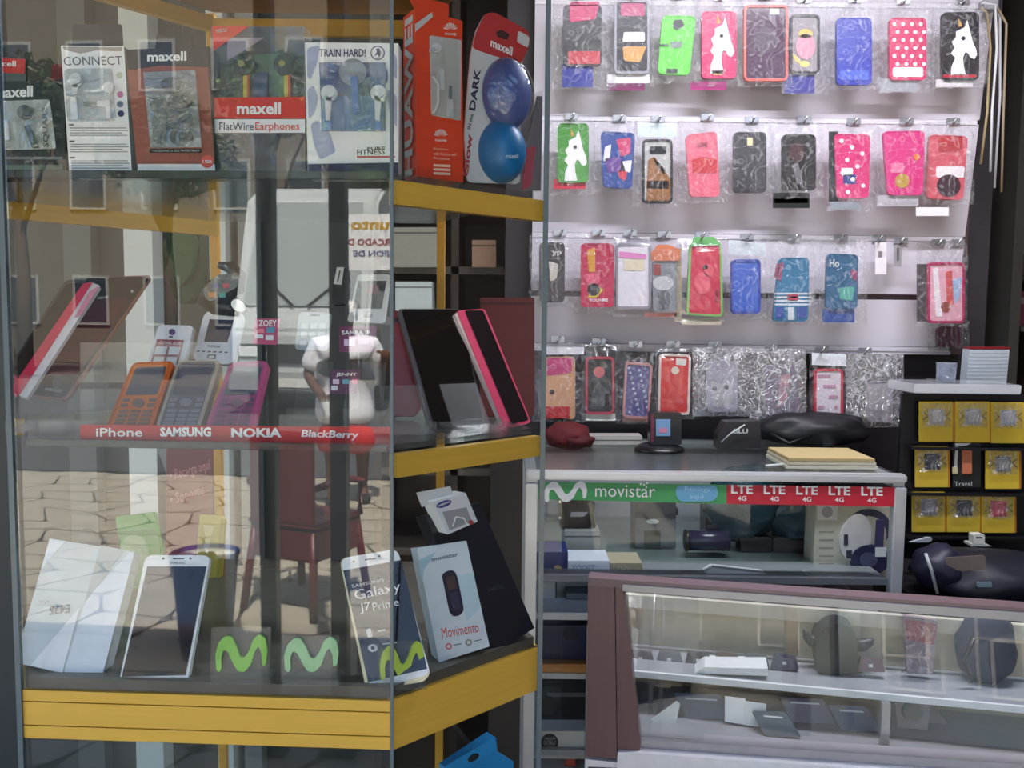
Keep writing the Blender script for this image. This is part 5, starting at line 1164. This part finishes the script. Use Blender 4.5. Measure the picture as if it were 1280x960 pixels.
for k in range(8): it.poly('rib', [(1212 - k * .5, 441 + k * 4.6), (1261 - k * .5, 441 + k * 4.6), (1261 - k * .5, 442 + k * 4.6), (1212 - k * .5, 442 + k * 4.6)], M(150, 158, 166, .4))
st = thing('black_stool', 'black stool standing below the card rack', 'stool', (at(1215, 760, 1.75).x, 1.75, 0.02))
zc = at(1215, 742, 1.75).z - .02
box('seat', -.14, .2, -.16, .16, zc - .05, zc - .0, M(20, 20, 26, .5), st, .01)
for sx in (-.12, .18):
    for sy in (-.14, .14): tube('leg', [(sx, sy, 0), (sx * .85, sy * .85, zc - .05)], .012, M(30, 30, 34, .4), st)
zc += .02
it = Item('bag', 'black bag with pale strap marks lying on the stool', 'bag', Vector((at(1215, 742, 1.75).x, 1.75, zc)))
blob('body', (.03, 0, .04), (.15, .1, .05), M(22, 24, 38, .5, 0, 20, .3, .4), it.o, .08); blob('fold', (-.08, -.02, .06), (.05, .05, .045), M(30, 30, 52, .5, 0, 20, .3, .4), it.o, .1)
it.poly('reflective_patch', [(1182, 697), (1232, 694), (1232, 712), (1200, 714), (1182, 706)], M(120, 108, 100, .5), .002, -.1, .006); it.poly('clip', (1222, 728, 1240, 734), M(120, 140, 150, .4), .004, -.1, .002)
tube('strap', [it.I @ at(1157, 692, 1.62), it.I @ at(1164, 712, 1.62), it.I @ at(1172, 742, 1.62)], .003, LGREY, it.o)
it = place('plug_adapter', 'small white plug adapter under the card rack', 'adapter', 1223, 682, 1.80)
it.poly('body', (1217, 668, 1231, 680), M(214, 216, 206, .4), .02, 0, .004); it.poly('base', [(1214, 680), (1236, 681), (1240, 683), (1214, 683)], M(196, 200, 196, .4), .03, 0); it.poly('mark', (1220, 671, 1228, 673), DGREY)
it = place('marker', 'pale grey marker pen lying under the card rack', 'pen', 1150, 678, 1.80)
it.poly('barrel', [(1138, 678), (1160, 672), (1165, 672), (1165, 676), (1160, 678)], M(170, 176, 182, .4), .008, 0, .001); it.poly('tip', [(1136, 678), (1139, 677.4), (1139, 678.6)], DGREY, .004, .002)
# dark shelving at the right edge
ds = thing('tall_shelving', 'tall dark shelving at the right edge behind the panel', 'shelf')
box('back', 1.32, 1.61, 2.92, 2.94,   .02, 2.5, M(64, 62, 60, .6), ds)
for px in (1262,): 
    x = at(px, 400, 2.6).x; box('upright', x, x + .03, 2.6, 2.92,   .02, 2.5, M(78, 76, 74, .5), ds)
box('upright', 1.30, 1.33, 2.7, 2.92,   .02, 2.5, M(60, 58, 56, .5), ds)
for py in (235, 275, 345, 410, 520):
    z = at(1250, py, 2.6).z; box('shelf', 1.5, 1.61, 2.62, 2.92, z - .01, z + .008, M(84, 80, 78, .5), ds)
for i, (x, y0, y1, c, lb) in enumerate(((1276, 296, 344, (60, 30, 34), 'dark maroon pack on the right edge shelving'), (1277, 358, 408, (84, 30, 50), 'wine coloured pack low on the right edge shelving'), (1276, 238, 272, (50, 46, 50), 'dark grey pack high on the right edge shelving'))):
    it = place('carton', lb, 'box', x, y1, 2.62); it.poly('body', (x - 8, y0 + 6, x + 14, y1), M(*c, .5), .1, 0, .002); it.poly('label', (x - 5, y0 + 14, x + 10, y0 + 22), M(110, 90, 96, .5))
# cables hanging from the panel corner
cb = thing('cable_bundle', 'white and tan cables hanging at the upper right of the panel', 'cables', at(1232, 8, 2.12))
CI = Matrix.Translation(cb.location).inverted()
for k, (P, c) in enumerate((([(1228, 6), (1240, 2), (1250, 20), (1250, 120), (1243, 235)], (190, 190, 196)), ([(1230, 10), (1246, 8), (1258, 30), (1254, 150), (1252, 240)], (150, 132, 110)), ([(1226, 10), (1234, 16), (1238, 60), (1234, 140), (1226, 205)], (160, 140, 100)), ([(1228, 4), (1244, 6), (1246, 60), (1240, 140), (1238, 215)], (206, 206, 210)))):
    tube('cable', [CI @ at(a, b, 2.12 - .006 * k) for a, b in P], .003, M(*c, .4), cb, 7)
box('tie', -.012, .02, -.02, .012, -.012, .012, M(150, 150, 156, .4), cb, .002)
it = place('power_strip', 'column of small dark sockets beside the panel edge', 'socket strip', 1220, 330, 2.2)
it.poly('body', [(1214, 212), (1226, 212), (1216, 300), (1204, 300)], M(90, 84, 76, .5), .02, 0, .001)
for k in range(4): it.poly('socket', [(1216 - k * 2.4, 222 + k * 19), (1224 - k * 2.4, 222 + k * 19), (1223 - k * 2.4, 236 + k * 19), (1215 - k * 2.4, 236 + k * 19)], M(140, 134, 124, .5), .002, -.002)

# ============================================================ THE STREET (seen mirrored in the panes)
STONE = M(160, 152, 136, .75, 0, 6, .22, .3)
pv = box('pavement', -17, 6, -26, 0.45, -.2, -.02, M(84, 78, 70, .9, 0, 4, .3)); tag(pv, 'grey stone paved street in front of the shop', 'pavement', kind='structure')
cell = .36; rs = random.Random(3)
NX, NY = 26, 22; X0, Y0 = -5.6, .45
def gp(i, j):
    r_ = random.Random(i * 977 + j * 131)
    return (X0 + (i + (.5 if j % 2 else 0)) * cell + r_.uniform(-.09, .09), Y0 - j * cell * .8 + (0 if j == 0 else r_.uniform(-.08, .08)))
far_v, far_f = [], []; nst = 0
for j in range(NY - 1):
    for i in range(NX - 1):
        P = [gp(i, j), gp(i + 1, j), gp(i + 1, j + 1), gp(i, j + 1)]
        c = (sum(p[0] for p in P) / 4, sum(p[1] for p in P) / 4)
        h = rs.uniform(-.004, .004)
        P = rounded([Vector((c[0] + (p[0] - c[0]) * .95, c[1] + (p[1] - c[1]) * .95)) for p in P], .05, 2)
        n = len(P)
        vs_ = [(p.x, p.y, h) for p in P] + [(p.x * 1.0, p.y, -.03) for p in P]
        fs = [tuple(range(n))[::-1]] + [(k, (k + 1) % n, n + (k + 1) % n, n + k) for k in range(n)]
        near = -2.9 < c[0] < 0.9 and -6.5 < c[1] < -0.3 and nst < 290
        if near:
            nst += 1
            o = mesh_obj('stone', vs_, fs, STONE, pv)
        else:
            b = len(far_v); far_v += vs_; far_f += [tuple(b + q for q in f) for f in fs]
tag(mesh_obj('outer_stones', far_v, far_f, STONE, pv), kind='stuff')
tag(box('road', -17, 6, -14, -5.6, -.02, .012, M(70, 70, 70, .85, 0, 30, .2)), 'dark asphalt road beyond the paving', 'road', kind='structure')
# street posts
for px, lb in ((335, 'black street post nearer the middle of the street front'), (424, 'black street post nearer the cabinet corner')):
    p = refl(px, 500, 2.82)
    t = thing('street_post', lb, 'post', (p.x, p.y, .004), 0, 'black street posts')
    box('shaft', -.026, .026, -.026, .026, .012, 3.3, M(16, 17, 20, .4), t, .004); box('base_plate', -.06, .06, -.06, .06, 0, .012, M(20, 20, 24, .4), t)
# person
def grow(name, joints, edges, mat, parent, sub=2):
    me = bpy.data.meshes.new(name); me.from_pydata([j[0] for j in joints], edges, []); me.materials.append(mat)
    o = link(bpy.data.objects.new(name, me), parent)
    sk = o.modifiers.new('skin', 'SKIN'); sk.use_smooth_shade = True
    for i, j in enumerate(joints):
        r_ = j[1] if hasattr(j[1], '__len__') else (j[1], j[1]); me.skin_vertices[0].data[i].radius = r_
    me.skin_vertices[0].data[0].use_root = True
    sb = o.modifiers.new('subdivision', 'SUBSURF'); sb.levels = sub; sb.render_levels = sub
    return o
p = refl(432, 640, 6.5); p.z = .004
man = thing('person', 'person in white t-shirt, red shorts and cap standing in the street with bent arms', 'person', p, R(160))
SKIN = M(92, 56, 40, .6)
J = [((0, 0, .80), (.13, .10)), ((0, 0, .95), (.12, .09)), ((0, -.01, 1.10), (.145, .10)), ((0, -.01, 1.22), (.10, .07)), ((0, -.02, 1.29), (.048, .05)), ((0, -.03, 1.37), (.075, .085)), ((0, -.03, 1.45), (.07, .085)),
     ((.17, -.01, 1.19), .055), ((.27, .02, .98), .042), ((.20, -.17, .86), .035), ((.17, -.24, .84), .035),
     ((-.17, -.01, 1.19), .055), ((-.29, .0, 1.02), .042), ((-.27, -.20, 1.12), .035), ((-.26, -.27, 1.15), .035),
     ((.085, 0, .72), .085), ((.10, -.03, .42), .06), ((.10, .02, .10), .038), ((.105, -.09, .03), .035),
     ((-.085, 0, .72), .085), ((-.13, .05, .42), .06), ((-.14, .16, .11), .038), ((-.145, .06, .03), .035)]
E = [(0, 1), (1, 2), (2, 3), (3, 4), (4, 5), (5, 6), (3, 7), (7, 8), (8, 9), (9, 10), (3, 11), (11, 12), (12, 13), (13, 14), (0, 15), (15, 16), (16, 17), (17, 18), (0, 19), (19, 20), (20, 21), (21, 22)]
grow('body', J, E, SKIN, man)
grow('t_shirt', [((0, 0, .58), (.25, .19)), ((0, 0, .75), (.235, .18)), ((0, 0, .95), (.22, .17)), ((0, -.01, 1.10), (.225, .16)), ((0, -.01, 1.20), (.15, .12)), ((0, -.015, 1.27), (.07, .07)), ((.18, -.01, 1.175), .10), ((.255, .015, 1.0), .09), ((-.18, -.01, 1.175), .10), ((-.27, -.003, 1.03), .09)],
     [(0, 1), (1, 2), (2, 3), (3, 4), (4, 5), (4, 6), (6, 7), (4, 8), (8, 9)], M(232, 232, 238, .8), man)
grow('shorts', [((0, 0, .72), (.20, .16)), ((0, 0, .64), (.19, .15)), ((.10, 0, .58), .14), ((.11, -.02, .36), .145), ((-.10, 0, .58), .14), ((-.13, .03, .36), .145)], [(0, 1), (1, 2), (2, 3), (1, 4), (4, 5)], M(170, 36, 34, .8), man)
lathe('cap', [(.092, 0), (.094, .03), (.08, .07), (.04, .092), (.002, .096)], (0, -.03, 1.43), M(206, 206, 200, .7), man, 18)
box('cap_brim', -.07, .07, -.20, -.10, 1.432, 1.442, M(206, 206, 200, .7), man, .004)
for s, y in ((.102, -.05), (-.142, .1)):
    box('shoe', s - .045, s + .045, y - .12, y + .12, 0, .07, M(50, 48, 50, .6), man, .02)
for s in (-.03, .03): blob('eye', (s, -.105, 1.425), (.011, .008, .009), M(30, 24, 24, .3), man, 0, 2)
blob('nose', (0, -.122, 1.395), (.014, .02, .022), SKIN, man, 0, 2); blob('mouth', (0, -.112, 1.355), (.028, .008, .007), M(110, 50, 46, .5), man, 0, 2)
for s in (-1, 1):
    blob('ear', (s * .082, -.025, 1.40), (.012, .022, .032), SKIN, man, 0, 2)
    hx, hy, hz = (.17, -.24, .84) if s > 0 else (-.26, -.27, 1.15)
    for k in range(4):
        a = (k - 1.5) * .018
        tube('finger', [(hx + a, hy - .02, hz), (hx + a * 1.1, hy - .07, hz - .005), (hx + a * 1.1, hy - .10 + .01 * abs(k - 1.5), hz - .03)], [.010, .009, .007], SKIN, man, 6)
    tube('thumb', [(hx - s * .03, hy - .0, hz), (hx - s * .055, hy - .03, hz + .01), (hx - s * .055, hy - .065, hz + .005)], [.012, .010, .008], SKIN, man, 6)
# maroon plastic chair
p = refl(384, 760, 4.3); p.z = .004
ch = thing('plastic_chair', 'dark red plastic chair standing on the paved street', 'chair', p, R(20))
MAR = M(96, 26, 32, .4)
box('seat', -.20, .20, -.20, .20, .42, .445, MAR, ch, .01)
box('back_panel', -.19, .19, .17, .195, .44, .84, MAR, ch, .008)
box('apron', -.19, .19, -.19, .19, .26, .42, MAR, ch, .01)
box('back_top', -.2, .2, .165, .2, .82, .88, MAR, ch, .012)
for sx in (-1, 1):
    for sy in (-1, 1): tube('leg', [(sx * .21, sy * .22, 0), (sx * .17, sy * .17, .43)], .02, MAR, ch)
    tube('armrest', [(sx * .2, .18, .62), (sx * .23, 0, .64), (sx * .2, -.18, .60), (sx * .19, -.18, .43)], .018, MAR, ch)
# blue bucket
p = refl(258, 836, 3.62); p.z = .004
bk = thing('bucket', 'navy blue bucket with white lining standing on the street', 'bucket', p)
lathe('wall', [(.10, 0), (.135, .42), (.142, .425), (.142, .435), (.128, .435), (.12, .38), (.001, .38)], (0, 0, 0), M(34, 44, 110, .35), bk); lathe('lining', [(.122, .381), (.125, .42), (.05, .412), (.001, .414)], (0, 0, 0), M(226, 222, 216, .6), bk)
for k in range(5): blob('scrap', (.03 * math.cos(k * 1.3), .03 * math.sin(k * 1.3), .42), (.02, .02, .012), M(100, 50, 84, .5), bk, 0, 2)
tube('handle', [(-.14, 0, .41), (-.12, -.1, .36), (0, -.15, .33), (.12, -.1, .36), (.14, 0, .41)], .004, SILVER, bk)
# white minibus
p = refl(374, 500, 12.0); p.z = .004
bus = thing('minibus', 'white minibus with large windscreen parked across the street', 'vehicle', p, R(180))
BW = M(186, 190, 188, .3, coat=.4); GL_ = M(120, 128, 126, .08)
# local: -Y side faces the far side; the front looks along +Y after the turn
def prism(name, prof, x0, x1, mat, parent):
    n = len(prof); vs_ = [(x0, y, z) for y, z in prof] + [(x1, y, z) for y, z in prof]
    bm = bmesh.new(); bv = [bm.verts.new(v) for v in vs_]
    bm.faces.new(bv[:n]); bm.faces.new(bv[n:][::-1])
    for i in range(n): bm.faces.new([bv[i], bv[(i + 1) % n], bv[n + (i + 1) % n], bv[n + i]])
    bmesh.ops.recalc_face_normals(bm, faces=bm.faces); bmesh.ops.bevel(bm, geom=list(bm.edges), offset=.05, segments=2, affect='EDGES')
    return bm_obj(name, bm, mat, parent)
prism('body', [(0, .35), (0, 1.15), (.12, 1.45), (.62, 3.0), (1.0, 3.2), (5.2, 3.2), (5.3, .35)], -.95, .95, BW, bus)
ws = mesh_obj('windscreen', [(-.82, .11, 1.50), (.82, .11, 1.50), (.74, .585, 2.95), (-.74, .585, 2.95), (-.82, .14, 1.5), (.82, .14, 1.5), (.74, .61, 2.95), (-.74, .61, 2.95)], [(3, 2, 1, 0), (4, 5, 6, 7), (0, 1, 5, 4), (1, 2, 6, 5), (2, 3, 7, 6), (3, 0, 4, 7)], M(150, 158, 156, .06), bus)
for s in (-1, 1):
    tube('wiper', [(s * .1, .08, 1.5), (s * .5, .2, 1.85)], .012, BLACK, bus)
    box('headlight', s * .7 - .16, s * .7 + .16, -.03, .05, .78, .98, M(220, 224, 226, .1), bus, .03)
    blob('mirror', (s * 1.1, .2, 1.9), (.09, .06, .2), M(60, 62, 64, .3), bus, 0, 2)
    for y in (1.0, 4.2): 
        w_ = tube('wheel', [(s * .72, y, .38), (s * .97, y, .38)], .38, M(26, 26, 28, .7), bus, 24)
    for k in range(4): box('side_window', s * .96 - .012, s * .96 + .012, 1.1 + k * 1.0, 1.95 + k * 1.0, 1.7, 2.7, GL_, bus)
box('bumper', -.97, .97, -.09, .1, .32, .6, M(150, 152, 152, .4), bus, .04); box('grille', -.5, .5, -.03, .03, .72, .98, M(50, 52, 54, .4), bus); box('number_plate', -.26, .26, -.105, -.085, .4, .52, M(214, 214, 206, .4), bus)
# street sign
p = refl(466, 330, 9.0); p.z = .004
sg = thing('market_sign', 'white market sign on two poles beside the trees', 'sign', p, R(182))
a = refl(440, 268, 9.0).z; b = refl(440, 338, 9.0).z
box('board', -.34, .34, -.02, .02, b, a, WHITE, sg)
for s in (-.28, .28): tube('pole', [(s, .05, 0), (s, .05, b + .05)], .025, SILVER, sg)
hh = a - b
text3('Punto', (-.28, -.024, b + hh * .72), (.5, 0, 0), (0, 0, hh * .2), M(206, 160, 50, .5), sg, .03)
text3('MERCADO DE', (-.3, -.024, b + hh * .44), (.6, 0, 0), (0, 0, hh * .12), M(150, 50, 60, .5), sg, .02)
text3('UNION DE', (-.3, -.024, b + hh * .24), (.5, 0, 0), (0, 0, hh * .11), M(70, 80, 130, .5), sg, .02)
# trees
def tree(label, px, Yv, h, rad, seed, col):
    p = refl(px, 400, Yv); p.z = .0
    t = thing('tree', label, 'tree', p, 0, 'trees along the street'); r_ = random.Random(seed)
    tube('trunk', [(0, 0, 0), (.06, .05, h * .3), (-.05, .02, h * .55), (.02, 0, h * .8)], [.16, .13, .10, .05], M(84, 66, 50, .9, 0, 10, .3, .5), t, 10)
    for k in range(5):
        an = k * 1.26 + r_.random(); tube('branch', [(0, 0, h * (.42 + .05 * k)), (math.cos(an) * rad * .4, math.sin(an) * rad * .4, h * (.6 + .05 * k)), (math.cos(an) * rad * .7, math.sin(an) * rad * .7, h * (.68 + .05 * k))], [.06, .04, .02], M(84, 66, 50, .9, 0, 10, .3, .5), t, 7)
    vs_, fs = [], []
    for k in range(2600):
        d = Vector((r_.gauss(0, 1), r_.gauss(0, 1), r_.gauss(0, 1))).normalized() * rad * (r_.random() ** .45)
        c = Vector((d.x, d.y, h * .78 + d.z * .75)); s = r_.uniform(.07, .14)
        u = Vector((r_.gauss(0, 1), r_.gauss(0, 1), r_.gauss(0, 1))).normalized(); v = u.orthogonal().normalized()
        b = len(vs_); vs_ += [c - u * s, c + v * s * .5, c + u * s, c - v * s * .5]; fs.append((b, b + 1, b + 2, b + 3))
    tag(mesh_obj('foliage', vs_, fs, M(*col, .7, 0, 3, .35), t), kind='stuff')
tree('leafy green tree standing behind the market sign', 474, 18.4, 6.4, 1.5, 1, (84, 120, 50))
tree('dark green tree standing left of the white minibus', 212, 18.4, 6.0, 1.4, 2, (44, 84, 44))
tree('broad tree at the far left of the street', 30, 18.4, 7.0, 1.5, 3, (60, 90, 44))
tree('tall tree behind the white minibus', 345, 20.2, 8.0, 1.25, 4, (70, 104, 48))
tree('small tree at the far right of the street', 650, 18.4, 5.5, 1.3, 5, (80, 116, 52))
# buildings across the street
def house(label, x0, x1, y, h, col, seed):
    t = thing('building', label, 'building', ((x0 + x1) / 2, y, 0), 0, 'buildings across the street'); w2 = (x1 - x0) / 2
    box('wall', -w2, w2, -4, 0, 0, h, M(*col, .8, 0, 2, .12), t); box('roof', -w2 - .2, w2 + .2, -4.2, .3, h, h + .2, M(110, 70, 54, .8), t)
    n = int(w2 * 2 / 1.8)
    for fl in range(int(h / 3)):
        for k in range(n):
            x = -w2 + (k + .5) * 2 * w2 / n
            wd = box('window', x - .5, x + .5, 0.0, .05, fl * 3 + 1.0, fl * 3 + 2.3, M(150, 148, 142, .5), t); box('pane', x - .42, x + .42, .05, .06, fl * 3 + 1.08, fl * 3 + 2.22, M(50, 58, 66, .1), wd)
house('brownish four storey house across the street at the left', -16, -6.3, -20.6, 12.2, (104, 94, 80), 1)
house('grey three storey house across the street', -5.6, -0.9, -20.6, 10.6, (88, 92, 88), 2)
house('blue grey house across the street at the right', -0.2, 5.6, -20.6, 9.4, (92, 100, 106), 3)
